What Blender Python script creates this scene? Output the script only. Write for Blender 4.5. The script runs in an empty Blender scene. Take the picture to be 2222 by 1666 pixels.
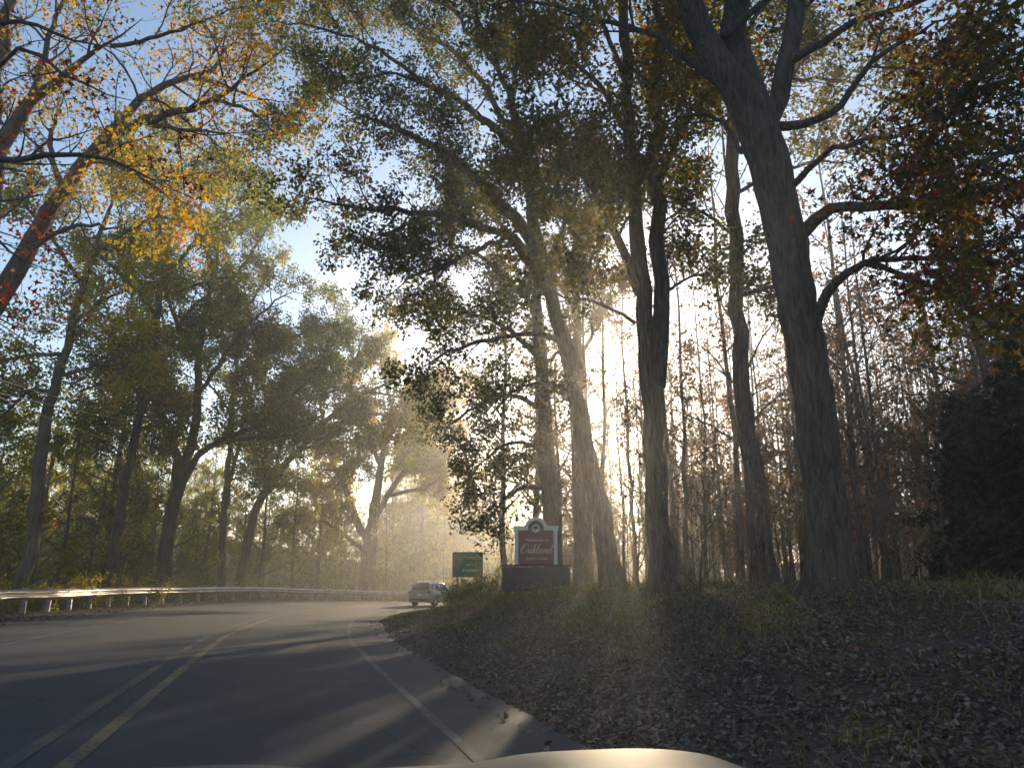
import bpy, bmesh, math, random
import numpy as np
random.seed(7)
RNG = np.random.default_rng(11)

# ------------------------------------------------------------------ camera, sky, sun, exposure
scn = bpy.context.scene
COL = scn.collection
EYE = 1.41
FPX, CX, CY, HOR = 1600.0, 1111.0, 833.0, 1266.0
PITCH = math.atan((HOR - CY) / FPX)
cam_data = bpy.data.cameras.new('camera')
cam_data.sensor_width = 36.0
cam_data.lens = FPX / 2222.0 * 36.0
cam_data.clip_start = 0.05
cam_data.clip_end = 3000.0
camera = bpy.data.objects.new('camera', cam_data)
COL.objects.link(camera)
camera.location = (0, 0, EYE)
camera.rotation_euler = (math.pi / 2 + PITCH, 0, 0)
scn.camera = camera

SUN_AZ, SUN_EL = math.radians(8.6), math.radians(10.8)      # azimuth clockwise from +Y
world = bpy.data.worlds.new('World')
scn.world = world
world.use_nodes = True
wn = world.node_tree
bg = wn.nodes['Background']
sky = wn.nodes.new('ShaderNodeTexSky')
sky.sky_type = 'NISHITA'
sky.sun_disc = False
sky.sun_elevation = SUN_EL
sky.sun_rotation = SUN_AZ
sky.altitude = 700
sky.air_density = 1.0
sky.dust_density = 0.35
sky.ozone_density = 1.4
wn.links.new(sky.outputs[0], bg.inputs[0])
bg.inputs[1].default_value = 0.13

sun_data = bpy.data.lights.new('sun', 'SUN')
sun_data.energy = 5.0
sun_data.angle = math.radians(0.55)
sun_data.color = (1.0, 0.78, 0.50)
sun = bpy.data.objects.new('sun', sun_data)
COL.objects.link(sun)
sun.rotation_euler = (math.pi / 2 - SUN_EL, 0, math.pi - SUN_AZ)
SUNV = np.array([math.sin(SUN_AZ) * math.cos(SUN_EL), math.cos(SUN_AZ) * math.cos(SUN_EL), math.sin(SUN_EL)])

scn.view_settings.view_transform = 'Standard'
scn.view_settings.look = 'None'
scn.view_settings.gamma = 1.0
scn.view_settings.use_curve_mapping = False
scn.view_settings.exposure = 1.03
HAZE_DENSITY = 0.0025
scn.render.engine = 'CYCLES'
cy = scn.cycles
cy.max_bounces = 6; cy.diffuse_bounces = 3; cy.glossy_bounces = 2; cy.transmission_bounces = 4
cy.volume_bounces = 0; cy.transparent_max_bounces = 4
cy.use_denoising = True
cy.sample_clamp_indirect = 6.0

# ------------------------------------------------------------------ helpers
def ray(px, py):
    a = (px - CX) / FPX; b = (CY - py) / FPX
    return a, math.cos(PITCH) - b * math.sin(PITCH), math.sin(PITCH) + b * math.cos(PITCH)

def at(px, py, d):
    x, y, w = ray(px, py)
    t = d / y
    return np.array([x * t, d, EYE + w * t])

def nrm(v):
    return v / np.maximum(np.linalg.norm(v, axis=-1, keepdims=True), 1e-9)

def hexa(c): return (c[0], c[1], c[2], 1.0)

def mesh_np(name, verts, face_sets, mats=(), smooth=False, attr=None, mat_idx=None):
    """face_sets: list of int arrays (M,k); attr: float per face"""
    me = bpy.data.meshes.new(name)
    verts = np.asarray(verts, dtype=np.float32).reshape(-1, 3)
    loops = np.concatenate([f.ravel() for f in face_sets]).astype(np.int32)
    tot = np.concatenate([np.full(len(f), f.shape[1], dtype=np.int32) for f in face_sets])
    start = np.concatenate([[0], np.cumsum(tot)[:-1]]).astype(np.int32)
    me.vertices.add(len(verts)); me.vertices.foreach_set('co', verts.ravel())
    me.loops.add(len(loops)); me.loops.foreach_set('vertex_index', loops)
    me.polygons.add(len(tot)); me.polygons.foreach_set('loop_start', start)
    me.polygons.foreach_set('loop_total', tot)
    if smooth: me.polygons.foreach_set('use_smooth', np.ones(len(tot), dtype=bool))
    if mat_idx is not None: me.polygons.foreach_set('material_index', np.asarray(mat_idx, dtype=np.int32))
    for m in mats: me.materials.append(m)
    me.update(calc_edges=True)
    if attr is not None:
        a = me.attributes.new('tint', 'FLOAT', 'FACE')
        a.data.foreach_set('value', np.asarray(attr, dtype=np.float32))
    return me

def link(name, me, parent=None, kind=None, loc=None):
    o = bpy.data.objects.new(name, me)
    COL.objects.link(o)
    if parent is not None: o.parent = parent
    if kind: o['kind'] = kind
    if loc is not None: o.location = loc
    return o

def tag(o, label, cat, group=None):
    o['label'] = label; o['category'] = cat
    if group: o['group'] = group
    return o

def thing(name, label, cat, loc=(0, 0, 0), rz=0.0, group=None):
    o = bpy.data.objects.new(name, None)
    COL.objects.link(o)
    o.empty_display_size = 0.3
    o.location = loc; o.rotation_euler = (0, 0, rz)
    return tag(o, label, cat, group)

def copy_tree(o, parent=None):
    c = o.copy(); COL.objects.link(c)
    if parent is not None: c.parent = parent
    for ch in list(o.children): copy_tree(ch, c)
    return c

class MB:
    """collects boxes, prisms and tubes into one mesh"""
    def __init__(s): s.v = []; s.f = []
    def add(s, vs, fs):
        n = len(s.v); s.v += [tuple(map(float, q)) for q in vs]; s.f += [tuple(n + i for i in q) for q in fs]
        return s
    def box(s, c, d, rz=0.0):
        hx, hy, hz = d[0] / 2, d[1] / 2, d[2] / 2
        cs, sn = math.cos(rz), math.sin(rz); out = []
        for z in (-hz, hz):
            for x, y in ((-hx, -hy), (hx, -hy), (hx, hy), (-hx, hy)):
                out.append((c[0] + x * cs - y * sn, c[1] + x * sn + y * cs, c[2] + z))
        return s.add(out, [(3, 2, 1, 0), (4, 5, 6, 7), (0, 1, 5, 4), (1, 2, 6, 5), (2, 3, 7, 6), (3, 0, 4, 7)])
    def prism(s, poly, axis, a, b):
        """poly: 2D outline, extruded along axis from a to b"""
        n = len(poly); out = []
        for t in (a, b):
            for p, q in poly:
                out.append({'x': (t, p, q), 'y': (p, t, q), 'z': (p, q, t)}[axis])
        return s.add(out, [tuple(range(n))[::-1], tuple(range(n, 2 * n))] + [(i, (i + 1) % n, n + (i + 1) % n, n + i) for i in range(n)])
    def lathe(s, prof, c, axis='z', n=20):
        out = []; fs = []
        for k in range(n):
            a = 2 * math.pi * k / n
            for r, h in prof:
                p = (r * math.cos(a), r * math.sin(a), h)
                if axis == 'x': p = (h, p[0], p[1])
                if axis == 'y': p = (p[0], h, p[1])
                out.append((c[0] + p[0], c[1] + p[1], c[2] + p[2]))
        m = len(prof)
        for k in range(n):
            j = (k + 1) % n
            for i in range(m - 1): fs.append((k * m + i, j * m + i, j * m + i + 1, k * m + i + 1))
        fs.append(tuple(k * m for k in range(n))[::-1]); fs.append(tuple(k * m + m - 1 for k in range(n)))
        return s.add(out, fs)
    def tube(s, pts, r, n=6):
        pts = [np.array(p, float) for p in pts]; out = []; fs = []
        for i, p in enumerate(pts):
            t = nrm(pts[min(i + 1, len(pts) - 1)] - pts[max(i - 1, 0)])
            ref = np.array([0, 0, 1.0]) if abs(t[2]) < .9 else np.array([1.0, 0, 0])
            a = nrm(np.cross(t, ref)); b = np.cross(t, a)
            rr = r[i] if hasattr(r, '__len__') else r
            for k in range(n):
                w = 2 * math.pi * k / n
                out.append(p + rr * (a * math.cos(w) + b * math.sin(w)))
        for i in range(len(pts) - 1):
            for k in range(n):
                fs.append((i * n + k, i * n + (k + 1) % n, (i + 1) * n + (k + 1) % n, (i + 1) * n + k))
        fs.append(tuple(range(n))[::-1]); fs.append(tuple((len(pts) - 1) * n + k for k in range(n)))
        return s.add(out, fs)
    def mesh(s, name, mat, bevel=0.0, smooth=False):
        me = bpy.data.meshes.new(name)
        me.from_pydata(s.v, [], s.f)
        bm = bmesh.new(); bm.from_mesh(me)
        bmesh.ops.recalc_face_normals(bm, faces=bm.faces)
        if bevel > 0:
            bmesh.ops.bevel(bm, geom=list(bm.edges), offset=bevel, segments=2, affect='EDGES', profile=.6)
        bm.to_mesh(me); bm.free()
        if smooth: me.polygons.foreach_set('use_smooth', [True] * len(me.polygons))
        if mat: me.materials.append(mat)
        return me
    def build(s, name, mat, parent=None, bevel=0.0, smooth=False):
        return link(name, s.mesh(name, mat, bevel, smooth), parent)

# ------------------------------------------------------------------ materials
def new_mat(name):
    m = bpy.data.materials.new(name); m.use_nodes = True
    nt = m.node_tree; nt.nodes.clear()
    out = nt.nodes.new('ShaderNodeOutputMaterial')
    return m, nt, out

def N(nt, kind, **kw):
    n = nt.nodes.new(kind)
    for k, v in kw.items():
        if k.startswith('_'): setattr(n, k[1:], v)
        else:
            n.inputs[k.replace('__', ' ')].default_value = v
    return n

def ramp(nt, stops, interp='LINEAR'):
    r = nt.nodes.new('ShaderNodeValToRGB'); e = r.color_ramp.elements
    r.color_ramp.interpolation = interp
    e[0].position, e[0].color = stops[0][0], hexa(stops[0][1])
    e[1].position, e[1].color = stops[-1][0], hexa(stops[-1][1])
    for p, c in stops[1:-1]:
        k = e.new(p); k.color = hexa(c)
    return r

def pbr(name, col, rough=.6, metal=0.0, var=.15, scale=6.0, bump=0.0, bscale=40.0, coat=0.0, spec=.5):
    m, nt, out = new_mat(name)
    b = nt.nodes.new('ShaderNodeBsdfPrincipled')
    tc = nt.nodes.new('ShaderNodeTexCoord')
    n = N(nt, 'ShaderNodeTexNoise', Scale=scale, Detail=6.0, Roughness=.6)
    nt.links.new(tc.outputs['Object'], n.inputs['Vector'])
    lo = tuple(c * (1 - var) for c in col); hi = tuple(min(1, c * (1 + var)) for c in col)
    r = ramp(nt, [(.3, lo), (.7, hi)])
    nt.links.new(n.outputs[0], r.inputs[0]); nt.links.new(r.outputs[0], b.inputs['Base Color'])
    b.inputs['Roughness'].default_value = rough; b.inputs['Metallic'].default_value = metal
    b.inputs['Coat Weight'].default_value = coat; b.inputs['Specular IOR Level'].default_value = spec
    if bump > 0:
        n2 = N(nt, 'ShaderNodeTexNoise', Scale=bscale, Detail=4.0)
        nt.links.new(tc.outputs['Object'], n2.inputs['Vector'])
        bp = N(nt, 'ShaderNodeBump', Strength=bump, Distance=.02)
        nt.links.new(n2.outputs[0], bp.inputs['Height']); nt.links.new(bp.outputs[0], b.inputs['Normal'])
    nt.links.new(b.outputs[0], out.inputs[0])
    return m

def leaf_mat(name, stops, trans=.5, gloss=.02):
    m, nt, out = new_mat(name)
    a = nt.nodes.new('ShaderNodeAttribute'); a.attribute_name = 'tint'
    oi = nt.nodes.new('ShaderNodeObjectInfo')
    sh = N(nt, 'ShaderNodeMath', _operation='MULTIPLY_ADD'); sh.inputs[1].default_value = .24; sh.inputs[2].default_value = -.12
    nt.links.new(oi.outputs['Random'], sh.inputs[0])
    ad = N(nt, 'ShaderNodeMath', _operation='ADD', _use_clamp=True)
    nt.links.new(a.outputs['Fac'], ad.inputs[0]); nt.links.new(sh.outputs[0], ad.inputs[1])
    r = ramp(nt, stops); nt.links.new(ad.outputs[0], r.inputs[0])
    d = nt.nodes.new('ShaderNodeBsdfDiffuse'); t = nt.nodes.new('ShaderNodeBsdfTranslucent')
    g = N(nt, 'ShaderNodeBsdfGlossy', Roughness=.45)
    g.inputs['Color'].default_value = (.6, .6, .6, 1)
    br = N(nt, 'ShaderNodeMix', _data_type='RGBA', _blend_type='MULTIPLY'); br.inputs[0].default_value = 1.0
    br.inputs[7].default_value = (2.1, 1.8, .7, 1)
    nt.links.new(r.outputs[0], br.inputs[6])
    nt.links.new(r.outputs[0], d.inputs[0]); nt.links.new(br.outputs[2], t.inputs[0])
    mx = nt.nodes.new('ShaderNodeMixShader'); mx.inputs[0].default_value = trans
    nt.links.new(d.outputs[0], mx.inputs[1]); nt.links.new(t.outputs[0], mx.inputs[2])
    m2 = nt.nodes.new('ShaderNodeMixShader'); m2.inputs[0].default_value = gloss
    nt.links.new(mx.outputs[0], m2.inputs[1]); nt.links.new(g.outputs[0], m2.inputs[2])
    nt.links.new(m2.outputs[0], out.inputs[0])
    return m

def bark_mat(name, dark, light, stretch=.16, scale=9.0):
    m, nt, out = new_mat(name)
    b = nt.nodes.new('ShaderNodeBsdfPrincipled'); b.inputs['Roughness'].default_value = .9
    tc = nt.nodes.new('ShaderNodeTexCoord')
    mp = N(nt, 'ShaderNodeMapping'); mp.inputs['Scale'].default_value = (1, 1, stretch)
    nt.links.new(tc.outputs['Object'], mp.inputs['Vector'])
    v = N(nt, 'ShaderNodeTexNoise', Scale=scale, Detail=5.0, Roughness=.65, Distortion=.6)
    nt.links.new(mp.outputs[0], v.inputs['Vector'])
    n = N(nt, 'ShaderNodeTexNoise', Scale=1.3, Detail=5.0)
    nt.links.new(tc.outputs['Object'], n.inputs['Vector'])
    r = ramp(nt, [(.35, dark), (.65, light)])
    nt.links.new(v.outputs[0], r.inputs[0])
    mx = N(nt, 'ShaderNodeMix', _data_type='RGBA', _blend_type='MULTIPLY'); mx.inputs[0].default_value = .75
    r2 = ramp(nt, [(.3, (.55, .6, .5)), (.7, (1.1, 1.05, 1.0))])
    nt.links.new(n.outputs[0], r2.inputs[0])
    nt.links.new(r.outputs[0], mx.inputs[6]); nt.links.new(r2.outputs[0], mx.inputs[7])
    nt.links.new(mx.outputs[2], b.inputs['Base Color'])
    bp = N(nt, 'ShaderNodeBump', Strength=1.0, Distance=.10)
    nt.links.new(v.outputs[0], bp.inputs['Height']); nt.links.new(bp.outputs[0], b.inputs['Normal'])
    nt.links.new(b.outputs[0], out.inputs[0])
    return m

M = {}
M['oak'] = leaf_mat('leaf_oak', [(0, (.030, .044, .012)), (.40, (.075, .085, .018)), (.68, (.155, .125, .024)), (.86, (.25, .125, .03)), (1, (.28, .065, .025))], .58)
M['olive'] = leaf_mat('leaf_olive', [(0, (.045, .075, .010)), (.32, (.12, .15, .016)), (.6, (.29, .26, .022)), (.85, (.44, .29, .03)), (1, (.44, .15, .03))], .62)
M['green'] = leaf_mat('leaf_green', [(0, (.035, .062, .008)), (.35, (.10, .135, .014)), (.62, (.22, .23, .02)), (.85, (.38, .29, .03)), (1, (.42, .15, .03))], .60)
M['gold'] = leaf_mat('leaf_gold', [(0, (.10, .14, .016)), (.35, (.25, .25, .024)), (.65, (.44, .33, .030)), (.85, (.42, .20, .035)), (1, (.45, .09, .04))], .55)
M['maple'] = leaf_mat('leaf_maple', [(0, (.045, .025, .012)), (.35, (.11, .040, .02)), (.7, (.24, .045, .03)), (.9, (.46, .06, .05)), (1, (.40, .20, .03))], .5)
M['rust'] = leaf_mat('leaf_rust', [(0, (.05, .035, .014)), (.4, (.12, .065, .022)), (.75, (.22, .10, .03)), (1, (.30, .17, .04))], .45)
M['needle'] = leaf_mat('needle_green', [(0, (.012, .030, .014)), (.6, (.022, .05, .022)), (1, (.045, .07, .03))], .2)
M['litter'] = leaf_mat('leaf_litter', [(0, (.06, .043, .036)), (.35, (.155, .115, .092)), (.65, (.22, .16, .125)), (.85, (.29, .22, .175)), (.94, (.26, .07, .05)), (1, (.34, .24, .08))], .12, .03)
M['grass'] = leaf_mat('grass_blade', [(0, (.045, .055, .022)), (.5, (.09, .10, .038)), (1, (.22, .19, .10))], .35)
M['bark'] = bark_mat('bark_oak', (.034, .027, .023), (.155, .128, .106), .16, 13)
M['bark_warm'] = bark_mat('bark_warm', (.075, .055, .042), (.23, .18, .14))
M['bark_thin'] = bark_mat('bark_thin', (.07, .058, .048), (.17, .145, .12), .3, 14)

def asphalt():
    m, nt, out = new_mat('asphalt')
    b = nt.nodes.new('ShaderNodeBsdfPrincipled'); tc = nt.nodes.new('ShaderNodeTexCoord')
    n = N(nt, 'ShaderNodeTexNoise', Scale=38.0, Detail=8.0, Roughness=.85)
    n2 = N(nt, 'ShaderNodeTexNoise', Scale=.5, Detail=7.0, Roughness=.65)
    for q in (n, n2): nt.links.new(tc.outputs['Object'], q.inputs['Vector'])
    r = ramp(nt, [(.3, (.014, .016, .021)), (.55, (.038, .042, .051)), (.72, (.12, .125, .14))])
    nt.links.new(n.outputs[0], r.inputs[0])
    r2 = ramp(nt, [(.3, (.75, .75, .77)), (.7, (1.15, 1.12, 1.08))]); nt.links.new(n2.outputs[0], r2.inputs[0])
    mx = N(nt, 'ShaderNodeMix', _data_type='RGBA', _blend_type='MULTIPLY'); mx.inputs[0].default_value = 1
    nt.links.new(r.outputs[0], mx.inputs[6]); nt.links.new(r2.outputs[0], mx.inputs[7])
    dn = N(nt, 'ShaderNodeTexNoise', Scale=1.4, Detail=5.0)
    nt.links.new(tc.outputs['Object'], dn.inputs['Vector'])
    va = N(nt, 'ShaderNodeVectorMath', _operation='SCALE'); va.inputs['Scale'].default_value = .9
    nt.links.new(dn.outputs['Color'], va.inputs[0])
    vb = N(nt, 'ShaderNodeVectorMath', _operation='ADD')
    nt.links.new(tc.outputs['Object'], vb.inputs[0]); nt.links.new(va.outputs[0], vb.inputs[1])
    vo = N(nt, 'ShaderNodeTexVoronoi', _feature='DISTANCE_TO_EDGE', Scale=.42)
    nt.links.new(vb.outputs[0], vo.inputs['Vector'])
    cr = ramp(nt, [(.004, (.35, .35, .36)), (.012, (1, 1, 1))]); nt.links.new(vo.outputs['Distance'], cr.inputs[0])
    m3 = N(nt, 'ShaderNodeMix', _data_type='RGBA', _blend_type='MULTIPLY'); m3.inputs[0].default_value = 1
    nt.links.new(mx.outputs[2], m3.inputs[6]); nt.links.new(cr.outputs[0], m3.inputs[7])
    nt.links.new(m3.outputs[2], b.inputs['Base Color'])
    b.inputs['Roughness'].default_value = .70; b.inputs['Specular IOR Level'].default_value = .42
    bp = N(nt, 'ShaderNodeBump', Strength=.5, Distance=.012)
    nt.links.new(n.outputs[0], bp.inputs['Height']); nt.links.new(bp.outputs[0], b.inputs['Normal'])
    nt.links.new(b.outputs[0], out.inputs[0]); return m

def paint(name, col, keep):
    """worn road paint: noise mixes the paint with bare asphalt colour"""
    m, nt, out = new_mat(name)
    b = nt.nodes.new('ShaderNodeBsdfPrincipled'); tc = nt.nodes.new('ShaderNodeTexCoord')
    n = N(nt, 'ShaderNodeTexNoise', Scale=22.0, Detail=8.0, Roughness=.8)
    n2 = N(nt, 'ShaderNodeTexNoise', Scale=1.2, Detail=3.0)
    for q in (n, n2): nt.links.new(tc.outputs['Object'], q.inputs['Vector'])
    ad = N(nt, 'ShaderNodeMath', _operation='MULTIPLY_ADD'); ad.inputs[1].default_value = .5
    nt.links.new(n2.outputs[0], ad.inputs[0]); nt.links.new(n.outputs[0], ad.inputs[2])
    r = ramp(nt, [(keep, (.042, .045, .05)), (keep + .1, col)])
    nt.links.new(ad.outputs[0], r.inputs[0]); nt.links.new(r.outputs[0], b.inputs['Base Color'])
    b.inputs['Roughness'].default_value = .7
    nt.links.new(b.outputs[0], out.inputs[0]); return m

def soil():
    m, nt, out = new_mat('forest_soil')
    b = nt.nodes.new('ShaderNodeBsdfPrincipled'); tc = nt.nodes.new('ShaderNodeTexCoord')
    n = N(nt, 'ShaderNodeTexNoise', Scale=9.0, Detail=8.0, Roughness=.75)
    v = N(nt, 'ShaderNodeTexVoronoi', Scale=14.0)
    n2 = N(nt, 'ShaderNodeTexNoise', Scale=.3, Detail=4.0)
    for q in (n, v, n2): nt.links.new(tc.outputs['Object'], q.inputs['Vector'])
    r = ramp(nt, [(.3, (.030, .021, .015)), (.55, (.075, .052, .037)), (.75, (.13, .095, .07))])
    g = ramp(nt, [(.45, (1, 1, 1)), (.7, (.55, .72, .40))])
    nt.links.new(n.outputs[0], r.inputs[0]); nt.links.new(n2.outputs[0], g.inputs[0])
    mx = N(nt, 'ShaderNodeMix', _data_type='RGBA', _blend_type='MULTIPLY'); mx.inputs[0].default_value = 1
    nt.links.new(r.outputs[0], mx.inputs[6]); nt.links.new(g.outputs[0], mx.inputs[7])
    nt.links.new(mx.outputs[2], b.inputs['Base Color']); b.inputs['Roughness'].default_value = .95
    bp = N(nt, 'ShaderNodeBump', Strength=.8, Distance=.06)
    nt.links.new(v.outputs['Distance'], bp.inputs['Height']); nt.links.new(bp.outputs[0], b.inputs['Normal'])
    nt.links.new(b.outputs[0], out.inputs[0]); return m

M['asphalt'] = asphalt()
M['yellow'] = paint('paint_yellow', (.20, .135, .042), .67)
M['yellow_worn'] = paint('paint_yellow_worn', (.16, .115, .045), .75)
M['white'] = paint('paint_white', (.13, .13, .13), .72)
M['soil'] = soil()
M['steel'] = pbr('galvanised_steel', (.46, .42, .37), .42, .8, .30, 2.2, .2, 30)
M['post_steel'] = pbr('post_steel', (.40, .37, .34), .55, .5, .25, 5.0)
M['timber'] = pbr('weathered_timber', (.12, .095, .075), .85, 0, .35, 8.0, .4)
M['pole_wood'] = bark_mat('pole_wood', (.10, .08, .065), (.22, .18, .15), .05, 20)
M['wire'] = pbr('wire_sheath', (.55, .52, .48), .3, .9)
M['maroon'] = pbr('sign_maroon', (.16, .030, .028), .5, 0, .12, 4.0)
M['maroon_dark'] = pbr('sign_dark_maroon', (.055, .014, .022), .5)
M['cream'] = pbr('sign_cream', (.68, .66, .62), .55, 0, .10, 5.0)
M['navy'] = pbr('emblem_navy', (.02, .03, .10), .5)
M['gold_letter'] = pbr('letter_gold', (.62, .43, .33), .5)
M['pale_letter'] = pbr('letter_pale', (.66, .60, .56), .5)
M['slate'] = pbr('base_board', (.035, .050, .055), .95, 0, .25, 6.0, .3)
M['signgreen'] = pbr('sign_green', (.012, .16, .075), .5, 0, .15, 3.0)
M['signtext'] = pbr('sign_green_text', (.30, .50, .22), .5)

# ------------------------------------------------------------------ the road's course and the lie of the land
CPTS = np.array([(20, -60), (13, -45), (7.6, -30), (3.4, -15), (.55, -6), (-1.5, 0), (-3.39, 6.44), (-4.6, 10.5), (-6.0, 15.3), (-7.45, 20.7),
                 (-9.15, 29.2), (-9.85, 34.5), (-9.95, 39.5), (-9.3, 46), (-7.5, 52.6), (-4.2, 59), (.8, 64.8), (8, 69.5), (18, 73), (35, 76), (70, 79), (140, 82)], float)
def catmull(P, n):
    P = np.asarray(P, float)
    Q = np.vstack([2 * P[0] - P[1], P, 2 * P[-1] - P[-2]])
    out = []
    for i in range(1, len(Q) - 2):
        t = np.linspace(0, 1, n, endpoint=False)[:, None]
        a, b, c, d = Q[i - 1], Q[i], Q[i + 1], Q[i + 2]
        out.append(.5 * ((2 * b) + (c - a) * t + (2 * a - 5 * b + 4 * c - d) * t ** 2 + (3 * b - a - 3 * c + d) * t ** 3))
    out.append(P[-1:])
    return np.vstack(out)
def resample(P, step=None, n=None):
    d = np.r_[0, np.cumsum(np.linalg.norm(np.diff(P, axis=0), axis=1))]
    m = n or max(2, int(d[-1] / step) + 1)
    s = np.linspace(0, d[-1], m)
    return np.stack([np.interp(s, d, P[:, k]) for k in range(P.shape[1])], 1)
CPTS[:, 0] -= .2 * (CPTS[:, 1] < 45)
CL = resample(catmull(CPTS, 16), .5)
CT = nrm(np.gradient(CL, axis=0)); CN = np.stack([-CT[:, 1], CT[:, 0]], 1)     # left normal
CS = np.r_[0, np.cumsum(np.linalg.norm(np.diff(CL, axis=0), axis=1))]
BANK = .045
def sstep(a, b, x):
    t = np.clip((x - a) / (b - a), 0, 1); return t * t * (3 - 2 * t)
CZ = BANK * 3.4 - .55 * sstep(42, 75, CL[:, 1])                              # height of the centre line
CZ = CZ - np.clip((CL[:, 0] - 10), 0, 1e9) * .01 * (CL[:, 1] > 50)
BK = BANK * (1 - .6 * sstep(44, 66, CL[:, 1]))

def locate(x, y):
    x = np.atleast_1d(np.asarray(x, float)); y = np.atleast_1d(np.asarray(y, float))
    idx = np.empty(len(x), int)
    for i in range(0, len(x), 20000):
        d = (x[i:i + 20000, None] - CL[None, :, 0]) ** 2 + (y[i:i + 20000, None] - CL[None, :, 1]) ** 2
        idx[i:i + 20000] = d.argmin(1)
    dx, dy = x - CL[idx, 0], y - CL[idx, 1]
    side = CT[idx, 0] * dy - CT[idx, 1] * dx
    u = np.where(side >= 0, 1, -1) * np.hypot(dx, dy)
    return idx, u

def wav(x, y, s, k=0.0):
    return (np.sin(x * s + 1.3 + k) * np.cos(y * s * 1.13 - .7 + k) + .5 * np.sin(x * s * 2.3 - y * s * 1.9 + k * 2) + .25 * np.sin(x * s * 4.7 + y * s * 5.3 + k)) / 1.75

U_R, U_L = -4.35, 5.8                                                       # asphalt edges
def ground(x, y):
    x = np.atleast_1d(np.asarray(x, float)); y = np.atleast_1d(np.asarray(y, float))
    idx, u = locate(x, y)
    plane = CZ[idx] + BK[idx] * np.clip(u, U_R, 7.5)
    t = np.clip(U_R - u, 0, None)
    right = 1.40 * sstep(-.6, 8.5, t) * np.clip(t * 2, 0, 1) + .012 * np.clip(t - 8, 0, 90) + (.08 * wav(x, y, .9) + .03 * wav(x, y, 3.1, 1)) * sstep(.3, 2.5, t)
    w = np.clip(u - 7.8, 0, None)
    left = -3.2 * sstep(0, 14, w) + (.10 * wav(x, y, .5) + .03 * wav(x, y, 2.2)) * sstep(.2, 3, w) + .05 * np.clip((u - 5.9) * 2, 0, 1) * (u < 7.9)
    z = plane - .035 + np.where(u < 0, right, left)
    hill = 18 * np.exp(-(((x + 115) / 62) ** 2 + ((y - 120) / 75) ** 2)) + 9 * np.exp(-(((x + 60) / 60) ** 2 + ((y - 210) / 60) ** 2)) + 6 * np.exp(-(((x + 190) / 110) ** 2))
    z = z + 18 * np.exp(-(((x - 100) / 48) ** 2 + ((y - 160) / 45) ** 2)) + 9 * np.exp(-(((x - 60) / 50) ** 2 + ((y - 260) / 45) ** 2))
    z = z + np.where(u > 15, hill * sstep(15, 60, u), 0) * (1 + .06 * wav(x, y, .05))
    return z
def gz(x, y): return float(ground([x], [y])[0])

def grid_axis(c, near, far, n):
    s = np.linspace(-1, 1, n); k = 6.0
    return c + np.sinh(k * s) / math.sinh(k) * far
gx = grid_axis(-3, .3, 620, 224); gy = grid_axis(24, .3, 620, 224)
XX, YY = np.meshgrid(gx, gy, indexing='xy')
ZZ = ground(XX.ravel(), YY.ravel())
ii = np.arange(223 * 223); r_, c_ = ii // 223, ii % 223
q = r_ * 224 + c_
gme = mesh_np('ground', np.stack([XX.ravel(), YY.ravel(), ZZ], 1), [np.stack([q, q + 1, q + 225, q + 224], 1)], [M['soil']], True)
link('ground', gme, kind='structure')

def ribbon(name, u0, u1, mat, lift, parent=None, s0=0, s1=None, nu=2, edge=0.0):
    us = np.linspace(u0, u1, nu); sel = slice(s0, s1)
    L, Nn, z, b = CL[sel], CN[sel], CZ[sel], BK[sel]
    V = np.zeros((len(L), nu, 3))
    for k, uu in enumerate(us):
        e = uu
        if edge and k in (0, nu - 1): e = uu + edge * wav(np.arange(len(L)) * .5, np.zeros(len(L)), 1.7, k)
        V[:, k, :2] = L + Nn * (np.asarray(e).reshape(-1, 1) if np.ndim(e) else e)
        V[:, k, 2] = z + b * e + lift
    i = np.arange((len(L) - 1) * (nu - 1)); r, c = i // (nu - 1), i % (nu - 1)
    q = r * nu + c
    me = mesh_np(name, V.reshape(-1, 3), [np.stack([q, q + nu, q + nu + 1, q + 1], 1)], [mat], True)
    return link(name, me, parent)
road = ribbon('road', U_R - .05, U_L + .05, M['asphalt'], 0, nu=12, edge=.07); road['kind'] = 'structure'
ribbon('yellow_line', -.26, -.13, M['yellow'], .005, road)
ribbon('yellow_line', .13, .26, M['yellow_worn'], .005, road)
ribbon('edge_line', -3.30, -3.19, M['white'], .005, road)
ribbon('edge_line', 3.34, 3.45, M['white'], .005, road)

def on_road(s_idx, u):
    p = CL[s_idx] + CN[s_idx] * u
    return np.array([p[0], p[1], CZ[s_idx] + BK[s_idx] * u])
def s_at_y(y, hi=260):
    return int(np.argmin(np.abs(CL[:hi, 1] - y)))

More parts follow.
